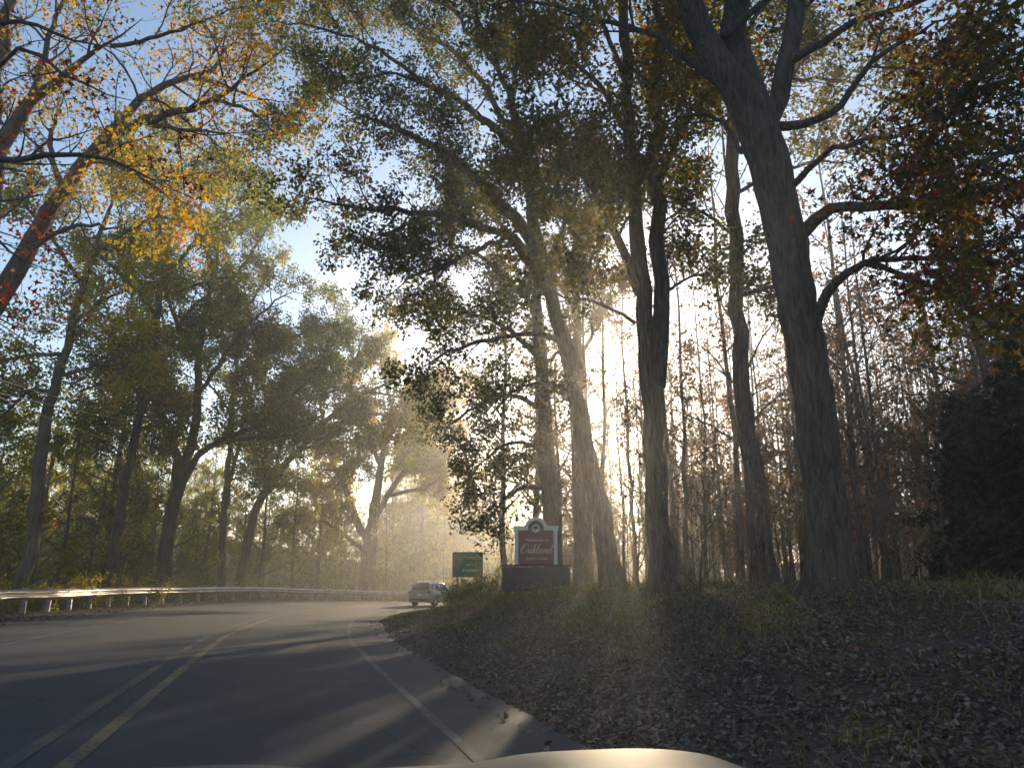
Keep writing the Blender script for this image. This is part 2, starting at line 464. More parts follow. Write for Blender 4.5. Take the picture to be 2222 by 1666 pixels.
# ------------------------------------------------------------------ tree growing
LEAF = {
    'quad': (np.array([(0, 0, 0), (.30, .48, .09), (0, 1, -.03), (-.30, .48, .09)]), [[0, 1, 2, 3]]),
    'hex': (np.array([(0, 0, 0), (.20, .28, .05), (.26, .64, .05), (0, 1, -.06), (-.26, .64, .05), (-.20, .28, .05)]), [[0, 1, 2, 3], [0, 3, 4, 5]]),
    'lobed': (np.array([(0, 0, 0), (.17, .50, .04), (0, 1.05, -.05), (-.17, .50, .04), (.46, .66, .06), (0, .76, .03), (-.46, .66, .06), (0, .42, .03)]), [[0, 1, 2, 3], [4, 5, 6, 7]]),
}
def leaf_mesh(name, pos, dirs, size, tint, shape, mat, rng):
    T, F = LEAF[shape]
    n = len(pos)
    d = nrm(dirs); r = rng.normal(size=(n, 3)); s = nrm(np.cross(d, r)); nn = np.cross(s, d)
    V = pos[:, None, :] + size[:, None, None] * (s[:, None, :] * T[None, :, 0, None] + d[:, None, :] * T[None, :, 1, None] + nn[:, None, :] * T[None, :, 2, None])
    k = len(T); base = (np.arange(n) * k)[:, None]
    quads = [base + np.array(f)[None, :] for f in F if len(set(f)) == 4]
    tris = [base + np.array(f[:3])[None, :] for f in F if len(set(f)) == 3]
    sets = []
    at_ = []
    if quads: sets.append(np.concatenate(quads)); at_.append(np.tile(tint, len(quads)))
    if tris: sets.append(np.concatenate(tris)); at_.append(np.tile(tint, len(tris)))
    return mesh_np(name, V.reshape(-1, 3), sets, [mat], False, np.concatenate(at_))

def tubes(P, R, sides):
    """P (N,K,3), R (N,K) -> verts, quads"""
    Nn, K, _ = P.shape
    t = nrm(np.gradient(P, axis=1)); m = nrm(t.mean(1))
    ref = np.where(np.abs(m[:, 2:3]) < .8, np.array([[0, 0, 1.0]]), np.array([[1.0, 0, 0]]))
    a = ref[:, None, :] - t * (ref[:, None, :] * t).sum(-1, keepdims=True)
    a = nrm(a); b = np.cross(t, a)
    w = np.linspace(0, 2 * math.pi, sides, endpoint=False)
    V = P[:, :, None, :] + R[:, :, None, None] * (a[:, :, None, :] * np.cos(w)[None, None, :, None] + b[:, :, None, :] * np.sin(w)[None, None, :, None])
    i, j, k = np.meshgrid(np.arange(Nn), np.arange(K - 1), np.arange(sides), indexing='ij')
    base = i * K * sides
    k2 = (k + 1) % sides
    F = np.stack([base + j * sides + k, base + j * sides + k2, base + (j + 1) * sides + k2, base + (j + 1) * sides + k], -1).reshape(-1, 4)
    return V.reshape(-1, 3), F

class Wood:
    def __init__(s): s.v = []; s.f = []; s.n = 0
    def add(s, P, R, sides):
        if len(P) == 0: return
        v, f = tubes(P, R, sides); s.v.append(v); s.f.append(f + s.n); s.n += len(v)
    def twigs(s, P, R):
        d = P[:, -1] - P[:, 0]; sd = nrm(np.cross(d, RNG.normal(size=d.shape))) * np.maximum(R[:, :1], .0035)
        V = np.stack([P[:, 0] - sd, P[:, 0] + sd, P[:, -1] + sd * .4, P[:, -1] - sd * .4], 1).reshape(-1, 3)
        s.v.append(V); s.f.append(np.arange(len(V)).reshape(-1, 4) + s.n); s.n += len(V)
    def mesh(s, name, mat): return mesh_np(name, np.vstack(s.v), [np.vstack(s.f)], [mat], True)

def spawn(P, R, rng, dens, t0, ang, length, fall=.5, up=.15, wig=.18, K=6, rmul=.55, rlen=.016, t1=1.0):
    Nn, Kp, _ = P.shape
    L = np.linalg.norm(np.diff(P, axis=1), axis=2).sum(1)
    cnt = rng.poisson(np.maximum(L * dens * (t1 - t0), .01)); cnt = np.maximum(cnt, 1)
    par = np.repeat(np.arange(Nn), cnt); n = len(par)
    first = np.repeat(np.cumsum(cnt) - cnt, cnt)
    t = t0 + (t1 - t0) * ((np.arange(n) - first + rng.random(n)) / cnt[par])
    f = np.clip(t * (Kp - 1), 0, Kp - 1 - 1e-4); i0 = f.astype(int); fr = (f - i0)[:, None]
    p = P[par, i0] * (1 - fr) + P[par, i0 + 1] * fr
    tg = nrm(P[par, i0 + 1] - P[par, i0])
    r = R[par, i0] * (1 - fr[:, 0]) + R[par, i0 + 1] * fr[:, 0]
    per = nrm(np.cross(tg, rng.normal(size=(n, 3))))
    an = np.radians(rng.normal(ang, 11, n))[:, None]
    d = nrm(tg * np.cos(an) + per * np.sin(an) + np.array([0, 0, up]))
    ln = length * (1 - fall * (t - t0) / max(t1 - t0, 1e-3)) * rng.uniform(.55, 1.25, n)
    ln = np.minimum(ln, .75 * L[par])
    r0 = np.minimum(r * rmul, ln * rlen + .004)
    out = np.zeros((n, K, 3)); out[:, 0] = p
    st = (ln / (K - 1))[:, None]
    for k in range(1, K):
        d = nrm(d + wig * rng.normal(size=(n, 3)) + np.array([0, 0, up * .35]))
        out[:, k] = out[:, k - 1] + d * st
    rr = r0[:, None] * np.linspace(1, .28, K)[None, :]
    return out, rr, par

def leaves_on(P, rng, per, spread, size, droop=.35, t0=.15):
    n, K, _ = P.shape
    cnt = rng.poisson(per, n); par = np.repeat(np.arange(n), cnt); m = len(par)
    f = np.clip(rng.uniform(t0, 1.02, m) * (K - 1), 0, K - 1 - 1e-4); i0 = f.astype(int); fr = (f - i0)[:, None]
    p = P[par, i0] * (1 - fr) + P[par, i0 + 1] * fr + rng.normal(size=(m, 3)) * spread
    d = nrm(P[par, -1] - P[par, 0]) + rng.normal(size=(m, 3)) * .8 - np.array([0, 0, droop])
    s = size * rng.uniform(.6, 1.25, m)
    return p, d, s, par

def limb(path, K=16, wig=.012, rng=RNG):
    """path of (px, py, width_px, distance) -> points and radii in metres"""
    A = []
    for px, py, w, d in path:
        p = at(px, py, d); dep = p[1] * math.cos(PITCH) + (p[2] - EYE) * math.sin(PITCH)
        A.append((*p, w / 2 * dep / FPX))
    A = resample(catmull(np.array(A), 8), n=K)
    L = np.linalg.norm(A[-1, :3] - A[0, :3])
    A[1:-1, :3] += rng.normal(size=(K - 2, 3)) * L * wig * .5
    if path[-1][2] <= 14: A[-5:, 3] *= np.array([.9, .75, .58, .4, .2])
    return A[:, :3], np.maximum(A[:, 3], .005)

def foliage(P0, R0, rng, spec):
    """grow branchlets and leaf positions from limbs P0 (N,K,3)"""
    w = Wood()
    P1, R1, _ = spawn(P0, R0, rng, spec['d1'], spec.get('t0', .25), 52, spec['l1'], .5, spec.get('up', .12), .20, 7)
    P2, R2, _ = spawn(P1, R1, rng, spec['d2'], .2, 50, spec['l2'], .4, .08, .24, 6)
    P3, R3, _ = spawn(np.concatenate([P2]), np.concatenate([R2]), rng, spec['d3'], .15, 48, spec['l3'], .4, .03, .26, 4, rlen=.012)
    w.add(P1, R1, 4); w.add(P2, R2, 3)
    if spec.get('twigs', True): w.add(P3, R3, 3)
    else: w.twigs(P3, R3)
    # tip twigs keep the limbs' ends leafy
    pos, dr, sz, par = leaves_on(P3, rng, spec['per'], spec.get('spread', .16), spec['leaf'], spec.get('droop', .35))
    base = rng.random(len(P3)) * .45
    ctr = P3[:, 0]
    base += .30 * (.5 + .5 * wav(ctr[:, 0] + ctr[:, 2] * .7, ctr[:, 1] - ctr[:, 2] * .5, spec.get('patch', .55), spec.get('ph', 0)))
    tint = np.clip(base[par] + rng.normal(size=len(par)) * .10 + spec.get('shift', 0), 0, 1)
    return w, pos, dr, sz, tint

def bumpy_trunk(P, R, rng, sides=26):
    """bark-furrowed trunk with a flared foot"""
    K = len(P)
    V, F = tubes(P[None], R[None], sides)
    V = V.reshape(K, sides, 3); c = P[:, None, :]
    a = np.linspace(0, 2 * math.pi, sides, endpoint=False)[None, :]
    h = np.linspace(0, 1, K)[:, None]
    ph = rng.uniform(0, 6, 4)
    k = 1 + .05 * np.sin(3 * a + ph[0] + 4 * h) + .035 * np.sin(7 * a + ph[1] - 9 * h) + .03 * np.sin(5 * a + 31 * h + ph[2]) + .02 * rng.normal(size=(K, sides))
    hb = P[:, 2:3] - P[0, 2] - .35
    k = k + .40 * np.exp(-np.maximum(hb, 0) / .30) * np.maximum(0, np.sin(5 * a + ph[3]) + .3 * np.sin(3 * a + ph[0]))
    return c + (V - c) * k[:, :, None], F

def make_tree(name, label, trunk, limbs, mat_leaf, bark, rng, spec, extra=(), group=None, foot=True, flare=1.5, bare=(), slim=1.0):
    """trunk / limbs: pixel paths at a distance; extra: already-3D limbs; every big limb is a part of its own"""
    tp, tr = limb(trunk, 30, .004, rng); tr = tr * slim
    base = tp[0].copy()
    if foot:
        g = gz(base[0], base[1])
        n0 = max(4, int((base[2] - g + .3) / .35)) if base[2] > g - .2 else 4
        low = np.linspace(0, 1, 7)[:-1, None]
        dirn = nrm(tp[0] - tp[3]); tgt = np.array([base[0] + dirn[0] * .3, base[1], g - .35])
        ext = tgt[None] * (1 - low) + tp[0][None] * low
        hgt = np.maximum(0, ext[:, 2] - g)
        er = tr[0] * (1 + .45 * (flare - 1) * np.exp(-hgt / .45))
        tp = np.vstack([ext, tp]); tr = np.r_[er, tr]
        hh = np.maximum(0, tp[:, 2] - g); tr = tr * (1 + .10 * np.exp(-hh / .9))
        base[2] = g; base[:2] = tgt[:2]
    org = base
    root = thing(name, label, 'tree', tuple(org), 0, group)
    V, F = bumpy_trunk(tp - org, tr, rng)
    link('trunk', mesh_np('trunk', V.reshape(-1, 3), [F], [bark], True), root)
    Ps, Rs = [], []
    for lp in list(limbs):
        p, r = limb(lp, 16, .012, rng); Ps.append(p); Rs.append(np.maximum(r * (slim + 1) / 2, .005))
    for p, r in extra:
        A = resample(catmull(np.c_[p, r], 8), n=16); Ps.append(A[:, :3]); Rs.append(np.maximum(A[:, 3], .006))
    allp, alld, alls, allt = [], [], [], []
    for k, (p, r) in enumerate(zip(Ps, Rs)):
        sp = dict(spec)
        if k in bare: sp['per'] = spec['per'] * .12; sp['d3'] = spec['d3'] * .6
        w, pos, dr, sz, tint = foliage((p - org)[None], r[None], rng, sp)
        w.add((p - org)[None], r[None], 10)
        link('limb', w.mesh('limb', bark), root)
        allp.append(pos); alld.append(dr); alls.append(sz); allt.append(tint)
    pos = np.vstack(allp)
    c = link('crown', leaf_mesh('crown', pos, np.vstack(alld), np.concatenate(alls), np.concatenate(allt), spec.get('shape', 'hex'), mat_leaf, rng), root, kind='stuff')
    return root

def rnd_limbs(base, n, lo, hi, length, r, rng, az=None, spread=math.pi, rise=.6, lean=(0, 0)):
    """limbs leaving a trunk above the frame: list of (points, radii) in world space"""
    out = []
    for i in range(n):
        t = (i + .5) / n
        h = lo + (hi - lo) * t
        a = (rng.uniform(-spread, spread) + az) if az is not None else rng.uniform(0, 2 * math.pi)
        l = length * (1 - .45 * t) * rng.uniform(.75, 1.2)
        d = np.array([math.cos(a), math.sin(a), rise * rng.uniform(.6, 1.4)])
        p0 = np.array([base[0] + lean[0] * h, base[1] + lean[1] * h, h])
        pts = [p0]; rr = [r * (1 - .5 * t)]
        for k in range(4):
            d = nrm(d + rng.normal(size=3) * .16); pts.append(pts[-1] + d * l / 4); rr.append(rr[0] * (1 - .22 * (k + 1)))
        out.append((np.array(pts), np.array(rr)))
    return out
# ------------------------------------------------------------------ the big trees by the road
A = np.array
SP = dict(d1=2.5, l1=2.6, d2=3.9, l2=1.15, d3=6.6, l3=.48, per=12, leaf=.155, shape='quad', twigs=False)
def sp(**k): return {**SP, **k}

# broad oak on the bank, forked high up
rg = np.random.default_rng(101)
D = 14.5
t0_ = at(1620, 235, D)
make_tree('oak_tree', 'broadest oak on the leafy bank, forking high into heavy dark limbs', [(1800, 1255, 106, D), (1788, 1100, 102, D), (1768, 900, 98, D), (1738, 700, 97, D), (1703, 500, 94, D), (1662, 330, 100, D), (1628, 225, 100, D)],
    [[(1655, 310, 74, D), (1545, 115, 66, D - .2), (1478, -20, 56, D - .4), (1430, -170, 44, D - .6), (1400, -380, 26, D - .8), (1380, -600, 10, D - 1)],
     [(1650, 300, 66, D), (1605, 100, 62, D + .4), (1592, -40, 56, D + .6), (1570, -220, 40, D + 1), (1560, -450, 20, D + 1.2), (1540, -700, 8, D + 1.2)],
     [(1660, 320, 54, D), (1690, 190, 46, D - .2), (1718, 60, 44, D - .5), (1752, -60, 36, D - .7), (1820, -250, 26, D - 1), (1900, -480, 9, D - 1.3)],
     [(1742, 505, 34, D), (1800, 458, 27, D - .5), (1900, 446, 24, D - 1.4), (2050, 438, 21, D - 2.4), (2222, 402, 17, D - 3.4), (2480, 350, 8, D - 4.6)],
     [(1690, 275, 24, D), (1760, 262, 20, D - .6), (1822, 228, 17, D - 1.2), (1890, 140, 13, D - 1.8), (2010, 60, 8, D - 2.6), (2150, 20, 4, D - 3.2)],
     [(1768, 705, 30, D), (1795, 635, 24, D - .5), (1850, 582, 18, D - 1.2), (1920, 562, 14, D - 1.9), (2100, 566, 9, D - 3), (2330, 580, 4, D - 4.2)],
     [(1880, 572, 15, D - 1.5), (1960, 595, 12, D - 2.2), (2060, 645, 10, D - 3), (2222, 735, 7, D - 4), (2340, 790, 3, D - 4.6)],
     [(1570, 190, 22, D), (1480, 118, 17, D + .3), (1395, 70, 13, D + .8), (1240, 22, 9, D + 1.4), (1090, 6, 6, D + 1.8), (985, 30, 3, D + 2)],
     [(1720, 130, 22, D - .4), (1840, 60, 16, D - 1.4), (1980, 10, 13, D - 2.4), (2160, -60, 9, D - 3.4), (2360, -120, 4, D - 4.4)],
     [(1700, 420, 18, D), (1790, 340, 13, D - 1), (1920, 300, 10, D - 2.2), (2080, 270, 7, D - 3.4), (2260, 240, 4, D - 4.4)],
     [(1610, 330, 14, D + .2), (1560, 260, 10, D + 1), (1500, 250, 7, D + 1.8), (1430, 280, 4, D + 2.6)]],
    M['oak'], M['bark'], rg, sp(per=7, leaf=.18, shape='lobed', shift=.12, patch=.5, t0=.3), slim=0.84, flare=1.45,
    extra=rnd_limbs((t0_[0] - .4, t0_[1], 0), 5, 13, 20, 5.5, .10, rg))

# straight trunk behind it
D = 21
make_tree('forest_tree', 'straight slim trunk rising just behind the broadest oak', [(1660, 1258, 74, D), (1640, 1060, 66, D), (1614, 900, 56, D), (1602, 700, 47, D), (1598, 500, 44, D), (1594, 300, 42, D), (1590, 60, 38, D), (1586, -200, 28, D)],
    [[(1615, 640, 13, D), (1650, 628, 10, D - .4), (1690, 620, 7, D - .8), (1730, 640, 3, D - 1.2)],
     [(1598, 520, 10, D), (1540, 470, 8, D + .6), (1470, 430, 5, D + 1.4), (1410, 420, 3, D + 2)],
     [(1596, 320, 14, D), (1540, 200, 11, D + .5), (1500, 60, 8, D + 1), (1470, -120, 4, D + 1.4)],
     [(1592, 150, 14, D), (1650, 20, 11, D + .5), (1740, -110, 7, D + 1), (1820, -200, 4, D + 1.3)],
     [(1590, 60, 13, D), (1540, -80, 9, D - .6), (1480, -240, 5, D - 1), (1440, -330, 3, D - 1.2)],
     [(1594, 260, 13, D), (1680, 190, 10, D + .4), (1780, 170, 8, D + .6), (1880, 190, 5, D + .8), (1960, 240, 3, D + 1)],
     [(1597, 420, 11, D), (1690, 370, 9, D + .6), (1790, 350, 7, D + 1), (1880, 370, 4, D + 1.2)],
     [(1592, 120, 12, D), (1690, 60, 10, D + .8), (1790, 50, 7, D + 1.4), (1880, 80, 4, D + 2)]],
    M['oak'], M['bark'], np.random.default_rng(102), sp(shift=.15), slim=0.66, bare=(0,), flare=1.3)

# twin-stemmed tree
D = 20
make_tree('forest_tree', 'stout twin-stemmed tree whose two stems fuse into one trunk', [(1440, 1258, 84, D), (1428, 1100, 72, D), (1418, 950, 66, D), (1412, 820, 66, D), (1400, 700, 54, D), (1388, 560, 48, D), (1376, 420, 42, D), (1366, 250, 36, D), (1352, 40, 30, D), (1340, -160, 20, D)],
    [[(1424, 840, 50, D - .1), (1432, 700, 44, D - .2), (1428, 560, 40, D - .3), (1422, 420, 36, D - .3), (1420, 220, 30, D - .2), (1428, 0, 22, D), (1440, -200, 10, D)],
     [(1387, 640, 24, D), (1336, 506, 21, D - .4), (1292, 424, 18, D - .8), (1256, 372, 14, D - 1.2), (1180, 350, 11, D - 1.8), (1085, 334, 6, D - 2.6)],
     [(1380, 470, 16, D), (1320, 380, 12, D - .4), (1260, 290, 9, D - .8), (1200, 180, 5, D - 1.1), (1160, 110, 3, D - 1.3)],
     [(1370, 300, 18, D), (1300, 190, 14, D - .6), (1230, 120, 10, D - 1.2), (1140, 60, 6, D - 2), (1060, 40, 3, D - 2.6)],
     [(1362, 190, 16, D), (1310, 60, 12, D - .3), (1260, -70, 8, D - .6), (1230, -180, 4, D - .8)],
     [(1424, 400, 15, D), (1480, 290, 11, D + .4), (1530, 180, 7, D + .8), (1570, 80, 4, D + 1)],
     [(1378, 700, 10, D), (1300, 660, 7, D - .8), (1220, 640, 5, D - 1.6), (1130, 610, 3, D - 2.4)],
     [(1432, 640, 9, D), (1500, 600, 6, D + .8), (1570, 590, 4, D + 1.4)],
     [(1424, 120, 14, D), (1480, -20, 10, D + .5), (1520, -160, 6, D + 1)]],
    M['oak'], M['bark'], np.random.default_rng(103), sp(shift=.06), slim=0.68, flare=1.35)

# leaning tree with long limbs over the road
D = 27
make_tree('leaning_tree', 'leaning tree behind the welcome sign reaching long limbs over the road', [(1328, 1262, 60, D), (1292, 1060, 50, D), (1258, 900, 43, D), (1216, 720, 39, D), (1182, 580, 35, D), (1157, 470, 30, D), (1137, 330, 26, D), (1113, 240, 20, D), (1078, 140, 14, D), (1030, 30, 9, D)],
    [[(1196, 640, 34, D), (1144, 506, 30, D - .5), (1064, 424, 26, D - 1.4), (1001, 358, 22, D - 2.2), (916, 308, 17, D - 3), (832, 270, 12, D - 3.6), (748, 236, 7, D - 4.2), (690, 190, 3, D - 4.6)],
     [(1140, 350, 22, D), (1064, 270, 18, D - .8), (980, 211, 14, D - 1.5), (916, 177, 11, D - 2), (850, 158, 8, D - 2.6), (770, 130, 4, D - 3)],
     [(1166, 585, 25, D - .2), (1098, 515, 20, D - 1), (1030, 489, 17, D - 1.8), (959, 464, 15, D - 2.6), (853, 456, 12, D - 3.4), (748, 448, 9, D - 4.2), (663, 425, 6, D - 4.8), (590, 400, 3, D - 5.2)],
     [(1216, 735, 17, D), (1150, 725, 13, D - 1), (1060, 738, 10, D - 2), (960, 770, 7, D - 3), (880, 815, 4, D - 3.8)],
     [(1128, 310, 16, D), (1000, 130, 12, D - .6), (900, 70, 8, D - 1.2), (800, 10, 5, D - 1.6), (740, -50, 3, D - 2)],
     [(1112, 240, 14, D), (1120, 130, 10, D + .5), (1150, 30, 7, D + .8), (1170, -70, 4, D + 1)],
     [(1080, 150, 12, D), (1010, 60, 8, D + .3), (930, -30, 5, D + .5), (870, -90, 3, D + .6)],
     [(1045, 60, 9, D), (1000, -40, 6, D), (960, -130, 4, D)],
     [(1240, 850, 12, D), (1180, 830, 9, D - .8), (1110, 850, 6, D - 1.6), (1050, 890, 4, D - 2.2)],
     [(1180, 590, 14, D), (1220, 500, 11, D + .8), (1250, 420, 8, D + 1.4), (1270, 330, 4, D + 2)],
     [(940, 462, 9, D - 2.8), (850, 500, 7, D - 3.4), (790, 540, 4, D - 3.9), (760, 570, 2, D - 4.1)],
     [(1098, 515, 12, D - 1), (1000, 560, 9, D - 2), (900, 600, 6, D - 3), (840, 650, 3, D - 3.6)],
     [(916, 177, 10, D - 2), (800, 95, 8, D - 2.8), (690, 60, 6, D - 3.4), (590, 45, 4, D - 4), (510, 70, 2, D - 4.4)],
     [(850, 158, 8, D - 2.6), (750, 180, 6, D - 3.4), (660, 230, 4, D - 4), (590, 300, 2, D - 4.4)],
     [(1030, 40, 9, D), (900, -10, 7, D - 1), (770, -30, 5, D - 2), (650, -10, 3, D - 3)]],
    M['oak'], M['bark'], np.random.default_rng(104), sp(per=11, leaf=.16), slim=0.8, flare=1.35)

# trees behind the sign
D = 36
make_tree('forest_tree', 'dark upright tree directly behind the welcome sign', [(1205, 1258, 46, D), (1190, 1050, 38, D), (1176, 880, 32, D), (1168, 700, 27, D), (1160, 560, 22, D), (1150, 430, 14, D), (1140, 330, 8, D)],
    [[(1178, 900, 14, D), (1120, 860, 11, D - .8), (1040, 880, 8, D - 1.8), (960, 930, 5, D - 2.8), (900, 935, 3, D - 3.4)],
     [(1172, 780, 14, D), (1110, 720, 11, D - .8), (1030, 680, 8, D - 1.8), (940, 670, 5, D - 2.6), (880, 680, 3, D - 3)],
     [(1166, 680, 14, D), (1100, 600, 11, D - .8), (1010, 540, 8, D - 1.8), (920, 520, 5, D - 2.6)],
     [(1160, 560, 12, D), (1080, 480, 9, D - 1), (990, 420, 6, D - 2), (920, 400, 3, D - 2.8)],
     [(1182, 980, 12, D), (1120, 960, 9, D - 1), (1060, 990, 6, D - 2), (1010, 1050, 3, D - 2.8)],
     [(1190, 1060, 10, D), (1130, 1060, 8, D - 1), (1080, 1100, 5, D - 2), (1040, 1140, 3, D - 2.6)],
     [(1164, 640, 12, D), (1230, 560, 9, D + 1), (1300, 500, 5, D + 2)], [(1172, 800, 10, D), (1240, 740, 7, D + 1), (1300, 700, 4, D + 2)]],
    M['oak'], M['bark'], np.random.default_rng(105), sp(per=11.5, leaf=.175, shift=-.08), slim=0.85, flare=1.3)
D = 39
make_tree('forest_tree', 'thin upright tree between the welcome sign and the twin-stemmed trunk', [(1262, 1258, 26, D), (1258, 1000, 22, D), (1255, 800, 20, D), (1250, 600, 15, D), (1246, 420, 9, D)],
    [[(1255, 780, 9, D), (1300, 700, 7, D - .6), (1340, 600, 4, D - 1)], [(1252, 680, 9, D), (1200, 590, 7, D + .6), (1170, 500, 4, D + 1)],
     [(1250, 600, 9, D), (1300, 500, 6, D + .8), (1330, 400, 3, D + 1.2)], [(1248, 520, 8, D), (1210, 420, 6, D - .6), (1180, 320, 3, D - 1)]],
    M['oak'], M['bark'], np.random.default_rng(106), sp(per=11, leaf=.17, shift=.1))

# ---- left side, behind the guardrail
LS = sp(per=12, leaf=.145, shift=.0, patch=.5)
D = 27.5
make_tree('leaning_tree', 'gnarled bare-footed tree leaning right beside the start of the guardrail', [(38, 1290, 41, D), (70, 1180, 36, D), (84, 1020, 36, D), (102, 900, 31, D), (130, 800, 25, D), (158, 700, 21, D), (190, 590, 17, D), (232, 470, 11, D), (270, 380, 5, D)],
    [[(140, 770, 11, D), (70, 770, 9, D - .8), (0, 785, 6, D - 1.6), (-90, 790, 3, D - 2.4)], [(130, 815, 9, D), (190, 800, 8, D - .6), (260, 770, 5, D - 1.2), (330, 740, 2, D - 1.8)],
     [(120, 850, 11, D), (60, 850, 9, D + .6), (10, 900, 5, D + 1.2), (-30, 960, 2, D + 1.6)], [(180, 620, 11, D), (120, 530, 9, D - .4), (60, 450, 5, D - .8), (20, 380, 2, D - 1)],
     [(200, 560, 10, D), (280, 500, 8, D - .6), (360, 460, 5, D - 1.2), (430, 440, 2, D - 1.6)], [(225, 490, 9, D), (260, 400, 6, D + .6), (330, 320, 4, D + 1.2), (380, 280, 2, D + 1.6)],
     [(160, 700, 9, D), (230, 650, 7, D + .8), (300, 620, 5, D + 1.4), (360, 610, 2, D + 1.8)]],
    M['olive'], M['bark_warm'], np.random.default_rng(107), sp(per=10, leaf=.155, shift=.08), extra=rnd_limbs((-16.6, 27.5), 6, 8, 15, 3.6, .05, np.random.default_rng(71), rise=.35), slim=0.72, flare=1.5)
D = 34
make_tree('leaning_tree', 'dark tree leaning right between the gnarled tree and the utility pole', [(236, 1275, 34, D), (252, 1160, 31, D), (270, 1050, 28, D), (292, 950, 25, D), (315, 850, 23, D), (338, 720, 20, D), (352, 600, 16, D), (372, 500, 10, D), (392, 400, 5, D)],
    [[(300, 900, 14, D), (300, 820, 12, D - .6), (265, 770, 9, D - 1.2), (215, 700, 6, D - 2), (170, 650, 3, D - 2.6)], [(326, 780, 11, D), (390, 700, 9, D - .8), (450, 640, 6, D - 1.4), (520, 600, 3, D - 2)],
     [(340, 690, 11, D), (280, 610, 9, D - .6), (220, 560, 6, D - 1.2), (150, 520, 3, D - 2)], [(350, 610, 11, D), (420, 530, 9, D - .6), (490, 480, 6, D - 1.2), (570, 450, 3, D - 2)],
     [(370, 510, 9, D), (330, 430, 6, D + .6), (310, 360, 3, D + 1)], [(378, 480, 9, D), (440, 400, 6, D + .4), (500, 360, 3, D + .8)], [(305, 900, 8, D), (240, 900, 6, D - 1), (180, 930, 4, D - 1.8)],
     [(345, 650, 9, D), (420, 620, 7, D + 1), (500, 600, 5, D + 2), (570, 600, 2, D + 2.8)]],
    M['green'], M['bark'], np.random.default_rng(108), sp(per=10, leaf=.16, shift=-.08), extra=rnd_limbs((-16.6, 34.0), 9, 7, 17, 4.4, .055, np.random.default_rng(72), rise=.3), slim=0.7, flare=1.4)
D = 41
make_tree('forked_tree', 'big dark forked tree beside the utility pole with a long limb reaching right', [(352, 1275, 45, D), (362, 1180, 41, D), (378, 1090, 39, D), (396, 1030, 34, D), (418, 950, 27, D), (432, 860, 23, D), (428, 780, 20, D), (445, 680, 16, D), (470, 560, 11, D), (490, 460, 6, D)],
    [[(388, 1060, 25, D), (372, 960, 22, D - .4), (350, 900, 20, D - .8), (312, 830, 16, D - 1.4), (268, 760, 12, D - 2), (235, 680, 7, D - 2.6), (210, 600, 3, D - 3)],
     [(398, 1045, 19, D), (448, 975, 16, D - .8), (540, 932, 13, D - 1.8), (610, 885, 10, D - 2.8), (680, 810, 7, D - 3.6), (750, 740, 3, D - 4.4)],
     [(470, 962, 11, D - 1), (560, 950, 9, D - 2), (640, 945, 6, D - 3), (730, 960, 3, D - 4)],
     [(432, 850, 12, D), (490, 770, 10, D - .6), (550, 690, 7, D - 1.2), (620, 640, 4, D - 1.8), (680, 640, 2, D - 2.2)],
     [(430, 780, 12, D), (380, 690, 9, D - .5), (350, 590, 6, D - 1), (330, 500, 3, D - 1.4)],
     [(446, 680, 11, D), (520, 590, 9, D), (570, 510, 6, D), (600, 470, 3, D)], [(462, 600, 9, D), (440, 500, 7, D + .4), (430, 400, 4, D + .8)],
     [(478, 530, 9, D), (540, 450, 6, D - .4), (580, 400, 3, D - .8)], [(485, 480, 6, D), (500, 390, 4, D), (490, 340, 2, D)], [(360, 920, 9, D - .7), (300, 930, 7, D - 1.8), (230, 960, 4, D - 3)],
     [(440, 700, 9, D), (540, 720, 7, D + 1), (630, 730, 5, D + 2), (720, 700, 2, D + 3)], [(560, 920, 8, D - 2), (640, 870, 6, D - 1), (720, 850, 4, D), (790, 830, 2, D + 1)]],
    M['green'], M['bark'], np.random.default_rng(109), sp(per=11, leaf=.17, shift=-.08), extra=rnd_limbs((-17.6, 41.0), 10, 7, 19, 5.0, .06, np.random.default_rng(73), rise=.3), slim=0.7, flare=1.4)
D = 47
make_tree('slender_tree', 'slender twin trunk standing behind the guardrail right of the utility pole', [(480, 1275, 20, D), (486, 1120, 17, D), (500, 960, 14, D), (512, 800, 11, D), (530, 660, 7, D)],
    [[(486, 1110, 12, D), (515, 980, 10, D + .3), (545, 850, 7, D + .6), (560, 740, 4, D + .8)], [(505, 900, 7, D), (450, 830, 5, D - .6), (400, 800, 3, D - 1)], [(510, 830, 7, D), (570, 770, 5, D + .5), (620, 750, 3, D + 1)],
     [(520, 740, 6, D), (480, 650, 5, D), (460, 580, 2, D)], [(530, 680, 6, D), (580, 600, 5, D - .6), (610, 560, 2, D - 1)], [(545, 850, 5, D + .6), (610, 830, 4, D + 1), (660, 820, 2, D + 1.4)]],
    M['olive'], M['bark_warm'], np.random.default_rng(110), sp(per=11, leaf=.21, shift=.08), extra=rnd_limbs((-17.9, 47.0), 6, 6, 13, 3.8, .04, np.random.default_rng(74), rise=.3), slim=0.75)
D = 50
